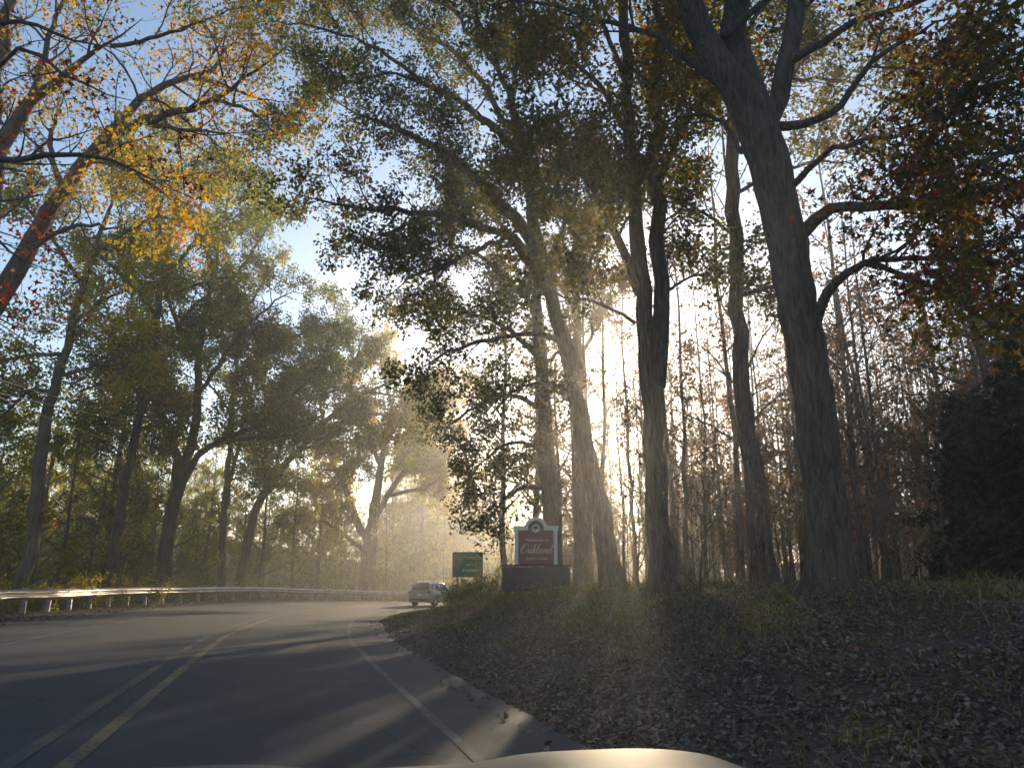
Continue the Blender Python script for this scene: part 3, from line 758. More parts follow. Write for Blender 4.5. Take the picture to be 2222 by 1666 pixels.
make_tree('leaning_tree', 'brown tree leaning far right with a long bough low over the bend', [(520, 1275, 27, D), (545, 1140, 23, D), (580, 1060, 21, D), (640, 985, 18, D), (700, 920, 15, D), (760, 870, 11, D), (830, 835, 7, D), (900, 800, 4, D)],
    [[(600, 1035, 11, D), (610, 930, 9, D + .5), (640, 830, 6, D + 1), (690, 750, 3, D + 1.4)], [(650, 975, 9, D), (730, 960, 7, D - .8), (820, 960, 5, D - 1.4), (900, 930, 2, D - 2)],
     [(700, 920, 9, D), (700, 830, 7, D + .6), (720, 740, 5, D + 1.2), (745, 670, 2, D + 1.6)], [(760, 870, 8, D), (770, 790, 6, D + .5), (790, 720, 3, D + 1)], [(800, 850, 7, D), (860, 860, 5, D - .6), (930, 870, 3, D - 1.2)],
     [(660, 960, 8, D), (650, 870, 6, D - 1), (660, 790, 3, D - 1.6)], [(740, 890, 7, D), (830, 900, 5, D + 1), (910, 900, 2, D + 2)]],
    M['green'], M['bark_warm'], np.random.default_rng(111), sp(per=11, leaf=.185, l1=3, shift=-.05), extra=rnd_limbs((-13.4, 50.0), 6, 8.5, 14, 5.0, .06, np.random.default_rng(76), az=0.0, spread=1.6, rise=.3), slim=0.75, flare=1.3)
D = 69
make_tree('spreading_tree', 'spreading tree with a short stout trunk beyond the bend of the guardrail', [(798, 1278, 44, D), (800, 1215, 39, D), (805, 1165, 36, D), (812, 1110, 28, D), (822, 1040, 22, D), (835, 960, 16, D), (850, 880, 9, D), (860, 800, 5, D)],
    [[(800, 1180, 20, D), (770, 1120, 17, D - .6), (750, 1060, 12, D - 1), (720, 1000, 8, D - 1.4), (690, 950, 4, D - 1.8)], [(798, 1195, 12, D), (750, 1165, 10, D - 1), (700, 1130, 8, D - 2), (640, 1140, 5, D - 3)],
     [(812, 1130, 17, D), (850, 1060, 14, D), (900, 990, 10, D), (950, 940, 6, D), (1000, 920, 3, D)], [(828, 1010, 12, D), (790, 940, 9, D - .6), (770, 870, 5, D - 1), (760, 800, 2, D - 1.4)],
     [(838, 950, 11, D), (900, 880, 8, D - .4), (960, 850, 5, D - .8), (1000, 850, 2, D - 1)], [(850, 880, 9, D), (830, 800, 6, D), (820, 750, 3, D)], [(840, 1075, 11, D), (910, 1060, 8, D + 1), (980, 1030, 5, D + 1.6), (1030, 1010, 2, D + 2)],
     [(780, 1140, 9, D), (700, 1080, 7, D + 1), (620, 1040, 4, D + 2)]],
    M['gold'], M['bark_warm'], np.random.default_rng(112), sp(per=8.5, leaf=.26, l1=3.4, l2=1.4, shift=.0), extra=rnd_limbs((-10.9, 69.0), 8, 10.5, 18, 6.5, .08, np.random.default_rng(75), az=0.0, spread=1.2, rise=.35), slim=0.75, flare=1.35)

# near tree on the left, its foot outside the frame: long pale limbs over the verge
D = 19.0
make_tree('oak_tree', 'near oak left of the road spreading pale lit limbs with red and gold leaves', [(-250, 1290, 80, D), (-200, 1050, 68, D), (-130, 880, 60, D), (-60, 760, 52, D), (-10, 655, 44, D), (50, 560, 38, D), (112, 455, 33, D), (186, 346, 28, D), (240, 300, 24, D)],
    [[(232, 305, 24, D), (314, 255, 19, D - .4), (392, 243, 15, D - .8), (470, 210, 11, D - 1.2), (560, 150, 7, D - 1.6), (640, 90, 3, D - 2)],
     [(205, 330, 22, D), (298, 223, 19, D + .4), (353, 188, 16, D + .8), (412, 168, 12, D + 1.2), (463, 145, 9, D + 1.6), (510, 80, 5, D + 2), (540, 10, 3, D + 2.2)],
     [(300, 262, 12, D), (380, 280, 9, D - .6), (450, 285, 6, D - 1), (530, 300, 3, D - 1.5)],
     [(-90, 800, 42, D), (-30, 560, 36, D - .5), (0, 330, 32, D - 1), (55, 245, 27, D - 1.2), (105, 195, 23, D - 1.4), (170, 148, 18, D - 1.6), (240, 100, 12, D - 1.8), (310, 40, 6, D - 2)],
     [(-20, 420, 30, D - .8), (-5, 200, 26, D - 1.2), (10, 60, 22, D - 1.4), (50, -80, 14, D - 1.6), (90, -250, 6, D - 1.8)],
     [(60, 242, 16, D - 1.2), (95, 120, 12, D - 1.4), (130, 20, 9, D - 1.6), (190, -90, 5, D - 1.8)],
     [(140, 420, 14, D), (110, 330, 11, D + .6), (120, 250, 7, D + 1), (150, 190, 4, D + 1.4)],
     [(60, 545, 14, D), (130, 500, 10, D - .6), (210, 490, 7, D - 1.2), (290, 500, 3, D - 1.8)],
     [(190, 345, 13, D), (260, 360, 10, D - .6), (330, 400, 6, D - 1.2), (390, 450, 3, D - 1.6)],
     [(240, 100, 10, D - 1.8), (340, 80, 8, D - 2), (450, 40, 5, D - 2.2), (560, 10, 3, D - 2.4)],
     [(412, 168, 10, D + 1.2), (500, 190, 8, D + 1.6), (590, 230, 5, D + 2), (650, 290, 3, D + 2.4)],
     [(460, 215, 9, D - 1.2), (540, 240, 7, D - 1.6), (600, 290, 4, D - 2)]],
    M['gold'], M['bark_warm'], np.random.default_rng(113), sp(per=4.6, leaf=.15, shape='lobed', d1=2.4, d2=3.7, d3=5.5, shift=.10, patch=.9), flare=1.3)

# nearest tree left: dark limbs sweep across the top corner, red leaves
D = 10.5
make_tree('maple_tree', 'nearest maple left of the road, dark thin boughs with scarlet leaves', [(-700, 1300, 90, D), (-640, 1000, 74, D), (-560, 700, 62, D), (-480, 450, 50, D), (-420, 250, 40, D), (-380, 60, 30, D), (-340, -200, 18, D), (-320, -420, 8, D)],
    [[(-500, 520, 26, D), (-300, 400, 20, D - .3), (-120, 352, 16, D - .6), (0, 345, 14, D - .8), (98, 342, 12, D - 1), (196, 347, 10, D - 1.1), (274, 366, 8, D - 1.2), (353, 402, 5, D - 1.3), (420, 430, 3, D - 1.4)],
     [(-400, 260, 20, D), (-180, 240, 15, D - .4), (0, 152, 10, D - .8), (50, 112, 9, D - .9), (118, 140, 8, D - 1), (196, 186, 6, D - 1.1), (270, 212, 4, D - 1.2), (340, 220, 2, D - 1.3)],
     [(-380, 100, 20, D), (-150, 90, 15, D - .4), (0, 40, 10, D - .7), (90, 70, 8, D - .8), (190, 90, 6, D - 1), (300, 130, 3, D - 1.2)],
     [(-450, 400, 18, D), (-250, 420, 14, D - .5), (-60, 500, 9, D - .8), (60, 560, 6, D - 1), (140, 600, 3, D - 1.2)],
     [(-520, 600, 16, D), (-300, 600, 12, D - .5), (-100, 650, 8, D - .8), (30, 700, 5, D - 1), (110, 720, 3, D - 1.2)]],
    M['maple'], M['bark'], np.random.default_rng(114), sp(per=4.5, leaf=.11, shape='lobed', d1=2.2, l1=1.5, d2=2.8, l2=.7, d3=4.5, l3=.28, shift=.18, t0=.35, twigs=True))

# near overhanging maple whose bough hangs from above the road
D = 12.0
make_tree('maple_tree', 'roadside maple behind the verge hanging a dark red bough over the lane', [(2900, 1300, 110, D), (2850, 1000, 92, D), (2760, 650, 80, D), (2650, 300, 66, D), (2560, 0, 54, D), (2480, -300, 40, D), (2400, -700, 18, D)],
    [[(2700, 480, 30, D), (2500, 380, 22, D - .5), (2330, 330, 17, D - 1), (2180, 330, 12, D - 1.6), (2050, 380, 8, D - 2.2), (1960, 440, 4, D - 2.6)],
     [(2640, 260, 28, D), (2450, 160, 20, D - .6), (2280, 150, 14, D - 1.2), (2130, 190, 10, D - 1.8), (1990, 260, 6, D - 2.4), (1900, 330, 3, D - 2.8)],
     [(2720, 560, 22, D), (2500, 560, 16, D - .8), (2300, 600, 11, D - 1.6), (2140, 640, 7, D - 2.2), (2040, 690, 3, D - 2.6)],
     [(2580, 80, 26, D), (2400, -40, 18, D - .4), (2240, -60, 12, D - 1), (2100, -20, 8, D - 1.6), (1980, 60, 4, D - 2)],
     [(2680, 380, 20, D), (2480, 460, 15, D - .6), (2290, 500, 10, D - 1.2), (2160, 520, 6, D - 1.8), (2050, 560, 3, D - 2.2)]],
    M['maple'], M['bark'], np.random.default_rng(115), sp(per=3.8, leaf=.14, shape='lobed', d1=2.2, l1=2.0, d2=3.6, d3=5.5, shift=-.08, t0=.3, twigs=True))

# ------------------------------------------------------------------ forest behind: prototypes, then copies
def proto(name, seed, h, r, c0, nl, ll, mat, bark, per, leaf, lean=.05, rise=.5, d3=4, shape='quad', l1=1.8, shift=0., fork=False):
    rg = np.random.default_rng(seed)
    K = 14
    zz = np.linspace(-.4, h, K)
    lx = np.cumsum(rg.normal(size=K)) * .06 * h / 18 + lean * np.maximum(zz, 0); ly = np.cumsum(rg.normal(size=K)) * .06 * h / 18
    P = np.stack([lx - lx[0], ly - ly[0], zz], 1); R = r * (1 - .86 * (zz + .4) / (h + .4)) * (1 + .5 * np.exp(-np.maximum(zz, 0) / .4))
    root = thing(name, 'x', 'tree')
    w = Wood(); w.add(P[None], R[None], 9)
    L, Rr = [], []
    for i in range(nl):
        t = c0 + (1 - c0) * (i + rg.random()) / nl; f = t * (K - 1); i0 = min(int(f), K - 2); p = P[i0] + (P[i0 + 1] - P[i0]) * (f - i0)
        a = i * 2.4 + rg.normal() * .4; d = nrm(A([math.cos(a), math.sin(a), rise * rg.uniform(.5, 1.6)])); l = ll * (1 - .6 * (t - c0) / (1 - c0)) * rg.uniform(.7, 1.2)
        pts = [p]
        for k in range(7):
            d = nrm(d + rg.normal(size=3) * .14 + A([0, 0, .05])); pts.append(pts[-1] + d * l / 7)
        L.append(pts); Rr.append(np.linspace(max(R[i0] * .5, .02), .008, 8))
    P0, R0 = np.array(L), np.array(Rr)
    w.add(P0, R0, 6)
    w2, pos, dr, sz, tint = foliage(P0, R0, rg, dict(d1=1.5, l1=l1, d2=2.2, l2=.9, d3=d3, l3=.4, per=per, leaf=leaf, twigs=False, shift=shift, spread=.12))
    w.v += w2.v; off = w.n; w.f += [q + off for q in w2.f]; w.n += w2.n
    link('trunk', w.mesh('trunk', bark), root)
    if len(pos) > 10:
        link('crown', leaf_mesh('crown', pos, dr, sz, tint, shape, mat, rg), root, kind='stuff')
    return root

B1, B2, B3 = M['bark'], M['bark_warm'], M['bark_thin']
PR = {
 'bare': [proto('slender_tree', 201 + k, 16 + 2 * k, .11 + .02 * k, .28, 16, 3.2, M['rust'], B3, (2.2, 1.2, 3.0)[k], .16, .03 * (k - 1), .9, d3=6, l1=2.2) for k in range(3)],
 'rust': [proto('woodland_tree', 211 + k, 18 + 1.5 * k, .17 + .02 * k, .22, 20, 4.2, M['rust'], B1, 6.0, .21, .04 * (k - 1)) for k in range(2)],
 'oak': [proto('forest_tree', 221 + k, 19 + 2 * k, .20 + .03 * k, .2, 22, 5.0, M['oak'], B1, 8, .24, .05 * (k - 1), shift=.15) for k in range(3)],
 'olive': [proto('forest_tree', 231 + k, 13 + 2.5 * k, .16 + .03 * k, .15, 22, 4.8, M['green'], B2, 9, .22, .05 * (k - 1), shift=.1) for k in range(3)],
 'gold': [proto('golden_tree', 241 + k, 10 + 2.5 * k, .12 + .03 * k, .14, 19, 4.0, M['gold'], B2, 9, .23, .05 * (k - 1), shift=.05) for k in range(2)],
 'sapling': [proto('sapling', 251 + k, 4.5 + 1.6 * k, .04 + .01 * k, .12, 13, 1.9, (M['olive'], M['green'], M['gold'])[k], B3, 7, .15, .06 * (k - 1), d3=4.5, l1=1.0) for k in range(3)],
 'thicket': [proto('sapling', 261 + k, 5.0 + 1.5 * k, .03, .10, 16, 1.9, M['rust'], B3, 1.4, .13, .1 * (k - 1), .8, l1=1.1) for k in range(2)],
 'under': [proto('sapling', 271 + k, 6.0 + 2 * k, .05, .08, 18, 2.4, (M['rust'], M['oak'])[k], B3, 5, .19, .06, .6, l1=1.3, shift=.2) for k in range(2)],
}
LAB = {
 'bare': ('thin nearly bare tree standing in the wood behind the bank', 'thin bare trees in the wood'),
 'rust': ('tall tree with sparse rusty leaves in the wood behind the bank', 'rusty trees in the wood'),
 'oak': ('tall dark green tree in the wood behind the big roadside trunks', 'dark green trees in the wood'),
 'olive': ('olive green leafy tree in the valley beyond the guardrail', 'olive trees beyond the guardrail'),
 'gold': ('small golden leaved tree in the valley beyond the guardrail', 'golden trees beyond the guardrail'),
 'sapling': ('young sapling with yellow green leaves close behind the guardrail', 'saplings behind the guardrail'),
 'under': ('small leafy understory tree deep in the wood behind the bank', 'understory trees in the wood'),
 'thicket': ('leafless young sapling in the thicket among the trunks on the bank', 'bare saplings on the bank'),
}
used = set()
NAMES = {'bare': 'slender_tree', 'rust': 'woodland_tree', 'oak': 'forest_tree', 'olive': 'valley_tree', 'gold': 'golden_tree', 'sapling': 'sapling', 'thicket': 'bare_sapling', 'under': 'understory_tree'}
def put(kind, x, y, s=1.0, k=None, label=None, group=None):
    L = PR[kind]; i = int(RNG.integers(len(L))) if k is None else k
    src = L[i]
    o = src if (kind, i) not in used else copy_tree(src)
    used.add((kind, i))
    o.location = (x, y, gz(x, y)); o.rotation_euler = (0, 0, RNG.uniform(0, 6.28)); o.scale = (s, s, s * RNG.uniform(.92, 1.08))
    o.name = 'distant_tree' if label else NAMES[kind]
    o['label'], o['group'] = label or LAB[kind][0], group or LAB[kind][1]
    o['category'] = 'sapling' if kind in ('sapling', 'thicket', 'under') else 'tree'
    return o

TARGETS = [A([-10, 38, 0]), A([-9, 44, 0]), A([-15, 24, .6]), A([-16, 31, .6]), A([-17, 40, 1]), A([-9, 34, 0]), A([-14, 30, .3]), A([-12, 41, 0]), A([-19, 30, 2]), A([-22, 38, 2]), A([-20, 46, 2]), A([-17, 54, 2])]
def lit_ok(x, y, rad, h):
    """keep the low sun's path over the bend of the road open"""
    for T in TARGETS:
        dx, dy = x - T[0], y - T[1]
        f = dx * SUNV[0] + dy * SUNV[1]; f /= math.hypot(SUNV[0], SUNV[1])
        if f < 2 or f > 120: continue
        off = abs(dx * SUNV[1] - dy * SUNV[0]) / math.hypot(SUNV[0], SUNV[1])
        if off < rad and T[2] + f * math.tan(SUN_EL) < h + 1: return False
    return True
placed = [(6, 14.5), (6.9, 21), (3.9, 20), (3.5, 27), (1.9, 36), (3.6, 39), (-17.5, 27.5), (-18, 34), (-19, 41), (-18.5, 47), (-18, 50), (-13, 69), (1, 32), (-2.8, 45)]
def scatter(kinds, n, xr, yr, ur, gap, smin=.8, smax=1.2, sun=None, cond=None, label=None, group=None):
    c = tries = 0
    while c < n and tries < n * 60:
        tries += 1
        y = RNG.uniform(*yr); x = RNG.uniform(*xr)
        if abs(x) > y * .80 + 6: continue
        u = locate([x], [y])[1][0]
        if not (ur[0] < u < ur[1]): continue
        if cond and not cond(x, y): continue
        if sun and not lit_ok(x, y, *sun): continue
        if any((x - a) ** 2 + (y - b) ** 2 < gap * gap for a, b in placed): continue
        placed.append((x, y)); c += 1
        put(kinds[int(RNG.integers(len(kinds)))], x, y, RNG.uniform(smin, smax), label=label, group=group)
    return c
# the wood on the right
scatter(['bare', 'bare', 'bare', 'rust'], 105, (0, 48), (24, 66), (-60, -8), 1.15, .8, 1.1, cond=lambda x, y: x > 1.2 + .02 * y)
scatter(['rust', 'bare', 'bare', 'bare'], 90, (4, 95), (45, 135), (-200, -9), 2.4, .8, 1.15, cond=lambda x, y: x > .02 * y and not -1.2 < x - .151 * y < 1.5)
scatter(['under'], 90, (2, 60), (31, 80), (-200, -8.5), 1.4, .40, .75, cond=lambda x, y: x > .05 * y + 1.2)
scatter(['under'], 34, (8, 70), (36, 95), (-200, -9), 2.2, .7, 1.0, cond=lambda x, y: x - .151 * y > 3)
scatter(['thicket'], 85, (1, 28), (17, 44), (-40, -6.8), .7, .6, 1.1, cond=lambda x, y: x > .031 * y + 1.9)
scatter(['rust', 'bare', 'rust'], 95, (22, 170), (118, 215), (-400, 400), 4.0, .7, 1.1, label='hazy tree on the low rise deep behind the wood', group='trees on the rise behind the wood')
scatter(['olive', 'rust', 'gold'], 34, (-40, 30), (138, 220), (-400, 400), 4.2, .7, 1.0, label='hazy tree far beyond the bend of the road', group='far trees beyond the bend')
scatter(['oak'], 24, (-3, 40), (46, 108), (-200, -8), 2.0, .85, 1.1, cond=lambda x, y: -9.0 < x - .151 * y < -3.3)
scatter(['oak', 'rust', 'oak'], 44, (0, 40), (84, 128), (9, 400), 2.8, .85, 1.12, cond=lambda x, y: (-8.5 < x - .151 * y < -2.5) or (3 < x - .151 * y < 12))
scatter(['rust', 'rust', 'bare', 'oak'], 80, (12, 110), (82, 135), (9, 400), 2.6, .8, 1.1, cond=lambda x, y: x - .151 * y > 2.0)
scatter(['rust'], 3, (0, 30), (52, 105), (-200, -8), 2.0, .9, 1.1, cond=lambda x, y: -.8 < x - .151 * y < 3.2)
# beyond the bend and down the valley
scatter(['olive', 'gold', 'olive'], 45, (-60, 10), (74, 135), (10, 300), 3.2, .75, 1.0, sun=(3.2, 13))
scatter(['olive', 'olive', 'gold'], 38, (-70, -16), (28, 84), (14, 80), 2.8, .75, 1.05, sun=(3.0, 13))
scatter(['olive', 'gold', 'oak'], 44, (-32, 24), (132, 205), (-400, 400), 3.6, .9, 1.1, cond=lambda x, y: not -20 < x - .151 * y < -11, label='hazy tree far beyond the bend of the road', group='far trees beyond the bend')
scatter(['gold', 'olive'], 26, (-18, 12), (90, 128), (10, 300), 2.4, .6, .8, sun=(1.6, 10))
scatter(['oak', 'olive'], 42, (-28, 0), (95, 185), (10, 400), 2.8, 1.0, 1.25, sun=(2.0, 14), cond=lambda x, y: -.165 < x / y < -.015, label='hazy tree far beyond the bend of the road', group='far trees beyond the bend')
scatter(['gold'], 26, (-18, 8), (74, 125), (10, 300), 2.4, .5, .75, sun=(2.0, 8))
scatter(['olive'], 16, (-34, -14), (26, 66), (10, 20), 2.6, .6, .9)
scatter(['sapling'], 85, (-40, -4), (22, 80), (9.0, 24), 1.0, .7, 1.3)
scatter(['olive', 'gold', 'bare', 'rust'], 110, (-150, -20), (90, 210), (45, 400), 4.0, .6, .9, label='small distant tree on the hazy hillside across the valley', group='trees on the far hillside')
scatter(['rust', 'bare', 'rust'], 45, (8, 60), (40, 72), (-200, -9), 1.8, .75, 1.05, cond=lambda x, y: x - .151 * y > 2.2)
scatter(['rust', 'under'], 60, (14, 100), (82, 125), (9, 400), 2.0, .8, 1.1, cond=lambda x, y: x - .151 * y > 2.2)
for kind, L in PR.items():
    for i, o in enumerate(L):
        if (kind, i) not in used:
            for ch in list(o.children): bpy.data.objects.remove(ch)
            bpy.data.objects.remove(o)
# ------------------------------------------------------------------ conifers at the right, shrubs
def conifer(name, label, x, y, h, rad, seed):
    rg = np.random.default_rng(seed); g = gz(x, y)
    root = thing(name, label, 'tree', (x, y, g))
    zz = np.linspace(-.3, h, 12); P = np.stack([zz * .01, zz * .005, zz], 1); R = np.linspace(.16, .02, 12)
    w = Wood(); w.add(P[None], R[None], 9)
    B, BR = [], []
    for i in range(150):
        t = .06 + .92 * (i + rg.random()) / 150; z = t * h; a = i * 2.4 + rg.normal() * .3; l = rad * (1 - t) ** .75 * rg.uniform(.7, 1.15) + .25
        d = A([math.cos(a), math.sin(a), .12]); pts = [A([zz[0] * 0 + z * .01, z * .005, z])]
        for k in range(7):
            d = nrm(d + A([0, 0, -.09]) + rg.normal(size=3) * .05); pts.append(pts[-1] + d * l / 7)
        B.append(pts); BR.append(np.linspace(.028, .005, 8))
    B, BR = np.array(B), np.array(BR); w.add(B, BR, 4)
    S, SR, _ = spawn(B, BR, rg, 12, .10, 55, .5, .5, -.05, .12, 4)
    w.add(S, SR, 3)
    link('trunk', w.mesh('trunk', M['bark']), root)
    pos, dr, sz, par = leaves_on(S, rg, 17, .025, .11, .15, .05)
    dr = dr * .6 + nrm(S[par, -1] - S[par, 0])
    link('crown', leaf_mesh('crown', pos, dr, sz, np.clip(rg.random(len(par)) * .7 + .1, 0, 1), 'quad', M['needle'], rg), root, kind='stuff')
    return root
conifer('hemlock_tree', 'dense dark green hemlock at the edge of the wood right of the broadest oak', 12.3, 16.5, 6.8, 2.6, 301)
conifer('hemlock_tree', 'young hemlock standing behind the dense dark one', 14.2, 22.5, 6.0, 2.1, 302)

def shrub(name, label, x, y, h, rad, seed, mat, n=26, per=9, leaf=.075, group=None):
    rg = np.random.default_rng(seed); g = gz(x, y)
    root = thing(name, label, 'shrub', (x, y, g), 0, group)
    B, BR = [], []
    for i in range(n):
        a = rg.uniform(0, 6.28); o = rg.uniform(0, .35) * rad
        d = nrm(A([math.cos(a) * rad * rg.uniform(.2, 1), math.sin(a) * rad * rg.uniform(.2, 1), h])); l = h * rg.uniform(.7, 1.1)
        pts = [A([math.cos(a) * o, math.sin(a) * o, -.1])]
        for k in range(6):
            d = nrm(d + rg.normal(size=3) * .13 + A([math.cos(a), math.sin(a), 0]) * .05); pts.append(pts[-1] + d * l / 6)
        B.append(pts); BR.append(np.linspace(.016, .004, 7))
    B, BR = np.array(B), np.array(BR)
    w = Wood(); w.add(B, BR, 5)
    S, SR, _ = spawn(B, BR, rg, 5, .1, 50, .6, .4, .05, .2, 5); w.add(S, SR, 3)
    T, TR, _ = spawn(S, SR, rg, 7, .1, 50, .25, .3, .02, .2, 3)
    link('stems', w.mesh('stems', M['bark_thin']), root).name = 'stem'
    pos, dr, sz, par = leaves_on(T, rg, per, .04, leaf, .2, .1)
    base = rg.random(len(T)) * .6
    link('foliage', leaf_mesh('foliage', pos, dr, sz, np.clip(base[par] + rg.normal(size=len(par)) * .1, 0, 1), 'hex', mat, rg), root, kind='stuff')
    return root
shrub('shrub', 'dark rounded shrub in front of the green welcome sign', -3.05, 41.5, 1.35, 1.1, 311, M['oak'], 34, 10)
shrub('shrub', 'low dark shrub at the left end of the boarded sign base', -1.5, 36.5, 1.1, .9, 312, M['oak'], 26, 9)
shrub('shrub', 'low leafy shrub on the verge beside the driven car', -3.3, 43.5, .7, .6, 313, M['olive'], 22, 8)
shrub('shrub', 'tall thin shrub between the green sign and the sign base', -1.0, 43.0, 2.6, .9, 314, M['olive'], 16, 5)
sb = 320
for (x, y, h, r) in [(-15.6, 21, 1.0, .8), (-16.4, 23.6, 1.2, .9), (-16.5, 26.4, 1.0, .8), (-16.9, 29.5, 1.4, 1.0), (-17.4, 33, 1.3, 1.0), (-17.9, 37, 1.5, 1.1), (-18.2, 41, 1.4, 1.1), (-18.2, 45, 1.7, 1.2), (-17.6, 50, 1.7, 1.2), (-16.3, 55, 1.6, 1.2), (-14.2, 60, 1.7, 1.2), (-11.4, 65, 1.8, 1.3), (-7.5, 70, 1.8, 1.4), (-3, 73.5, 1.9, 1.4)]:
    shrub('shrub', 'leafy yellow green shrub crowding the back of the guardrail', x, y, h, r, sb, M['gold'] if sb % 3 else M['olive'], 18, 6, .085, 'shrubs behind the guardrail'); sb += 1

wr = np.random.default_rng(77)
for k in range(26):
    y = wr.uniform(7, 30); u = wr.uniform(-11, -5.4)
    i = s_at_y(y); p = CL[i] + CN[i] * u
    shrub('weed', 'small straggling weed sprouting through the leaves on the bank', p[0], p[1], wr.uniform(.22, .5), .2, 500 + k, M['green'] if k % 3 else M['olive'], 5, 3, .05, 'weeds on the bank')['category'] = 'weed'
for k in range(22):
    y = wr.uniform(6, 24); u = wr.uniform(-10, -5.0); i = s_at_y(y); p = CL[i] + CN[i] * u
    a = wr.uniform(0, 3.14); L = wr.uniform(.4, 1.3); pts = []; x0 = A([p[0], p[1]]); d = A([math.cos(a), math.sin(a)])
    for s_ in range(5):
        q2 = x0 + d * L * s_ / 4 + wr.normal(size=2) * .02 * L; pts.append((q2[0] - p[0], q2[1] - p[1], gz(*q2) + .03 + .02 * wr.random() - gz(p[0], p[1])))
    o = MB().tube(pts, [.014, .013, .011, .009, .005], 6).build('fallen_stick', M['bark_thin'], None, smooth=True); o.location = (p[0], p[1], gz(p[0], p[1]))
    tag(o, 'dead fallen stick lying among the leaves on the bank', 'stick', 'fallen sticks on the bank')

# ------------------------------------------------------------------ guardrail
G_U = 6.9
rail = thing('guardrail', 'long galvanised steel guardrail curving round the outside of the bend', 'guardrail', tuple(on_road(s_at_y(24), G_U)))
RO = A(rail.location)
g_i0, g_i1 = s_at_y(6), int(np.argmin(np.hypot(CL[:, 0] - 14, CL[:, 1] - 72)))
rail_line = np.array([on_road(i, G_U) for i in range(g_i0, g_i1)])
rail_pts = resample(rail_line, .476)
rt = nrm(np.gradient(rail_pts, axis=0)); rt[:, 2] = 0; rt = nrm(rt); rn = np.stack([rt[:, 1], -rt[:, 0], np.zeros(len(rt))], 1)     # towards the road
PROF = [(.0, .455), (.012, .47), (.045, .50), (.083, .525), (.083, .555), (.045, .585), (.006, .605), (.006, .625), (.045, .645), (.083, .675), (.083, .705), (.045, .73), (.012, .755), (.0, .77)]
rgd = np.random.default_rng(5)
npan = (len(rail_pts) - 1) // 8
for k in range(npan):
    sl = slice(8 * k, min(8 * k + 9, len(rail_pts)))
    p, nn, tt = rail_pts[sl], rn[sl], rt[sl]
    V = []
    lap = .004 if k % 2 else .0
    for j in range(len(p)):
        ext = tt[j] * (.12 if j == len(p) - 1 else 0)
        dent = .0
        for (o, h) in PROF:
            dn = 0
            if 3 <= k <= 5: dn = .05 * math.sin(j * .8 + k) * max(0, (.60 - h)) / .15 + .01 * math.sin(j * 1.9 + h * 30)      # bent lower edge
            V.append(p[j] + ext + nn[j] * (o + .16 + lap + dn * .6) + A([0, 0, h + .012 * math.sin(k * 1.7 + j * .39) + dn * .5]) - RO)
    for j in range(len(p)):
        for (o, h) in PROF: V.append(V[j * 14 + PROF.index((o, h))] - nn[j] * .004)
    m = len(PROF); n = len(p); F = []
    for s_ in (0, n * m):
        for j in range(n - 1):
            for i in range(m - 1):
                f = (s_ + j * m + i, s_ + (j + 1) * m + i, s_ + (j + 1) * m + i + 1, s_ + j * m + i + 1); F.append(f if s_ else f[::-1])
    mb = MB().add(V, F)
    me = bpy.data.meshes.new('rail_panel'); me.from_pydata(mb.v, [], mb.f); me.polygons.foreach_set('use_smooth', [True] * len(me.polygons)); me.materials.append(M['steel'])
    link('rail_panel', me, rail)
post = MB().box((0, 0, .33), (.012, .15, .98)).box((0, .075, .33), (.10, .012, .98)).box((0, -.075, .33), (.10, .012, .98)).mesh('post', M['post_steel'])
block = MB().box((0, -.118, .615), (.15, .075, .36)).mesh('spacer_block', M['timber'], .006)
bolt = MB().lathe([(.0, 0), (.019, 0), (.016, .012), (0, .016)], (0, 0, 0), 'y', 8).mesh('bolt', M['post_steel'])
for j in range(0, len(rail_pts), 4):
    g = rail_pts[j]; a = math.atan2(rt[j][1], rt[j][0])
    o = link('post', post, rail); o.location = tuple(g - RO); o.rotation_euler = (rgd.normal() * .02, rgd.normal() * .025, a)
    b = link('spacer_block', block, o)
    if g[1] < 45:
        c = link('bolt', bolt, o); c.location = (0, -.168, .616); c.rotation_euler = (0, 0, math.pi)

# ------------------------------------------------------------------ welcome sign
def letters(body, size, mat, parent, loc, name='lettering', shear=0.0, space=1.0, depth=.012, sx=1.0):
    cu = bpy.data.curves.new(name, 'FONT'); cu.body = body; cu.size = size; cu.align_x = 'CENTER'; cu.shear = shear; cu.space_character = space; cu.extrude = depth
    t = bpy.data.objects.new(name, cu); COL.objects.link(t)
    bpy.context.view_layer.update()
    me = bpy.data.meshes.new_from_object(t.evaluated_get(bpy.context.evaluated_depsgraph_get()))
    bpy.data.objects.remove(t)
    me.materials.clear(); me.materials.append(mat)
    o = link(name, me, parent); o.location = loc; o.rotation_euler = (math.pi / 2, 0, 0); o.scale = (sx, 1, 1)
    return o
SX, SY = 1.02, 32.0
SZ = gz(SX, SY - .4) - .02
sign = thing('welcome_sign', 'maroon welcome sign with cream posts and arched top on a dark boarded base', 'sign', (SX, SY, SZ), math.radians(-3))
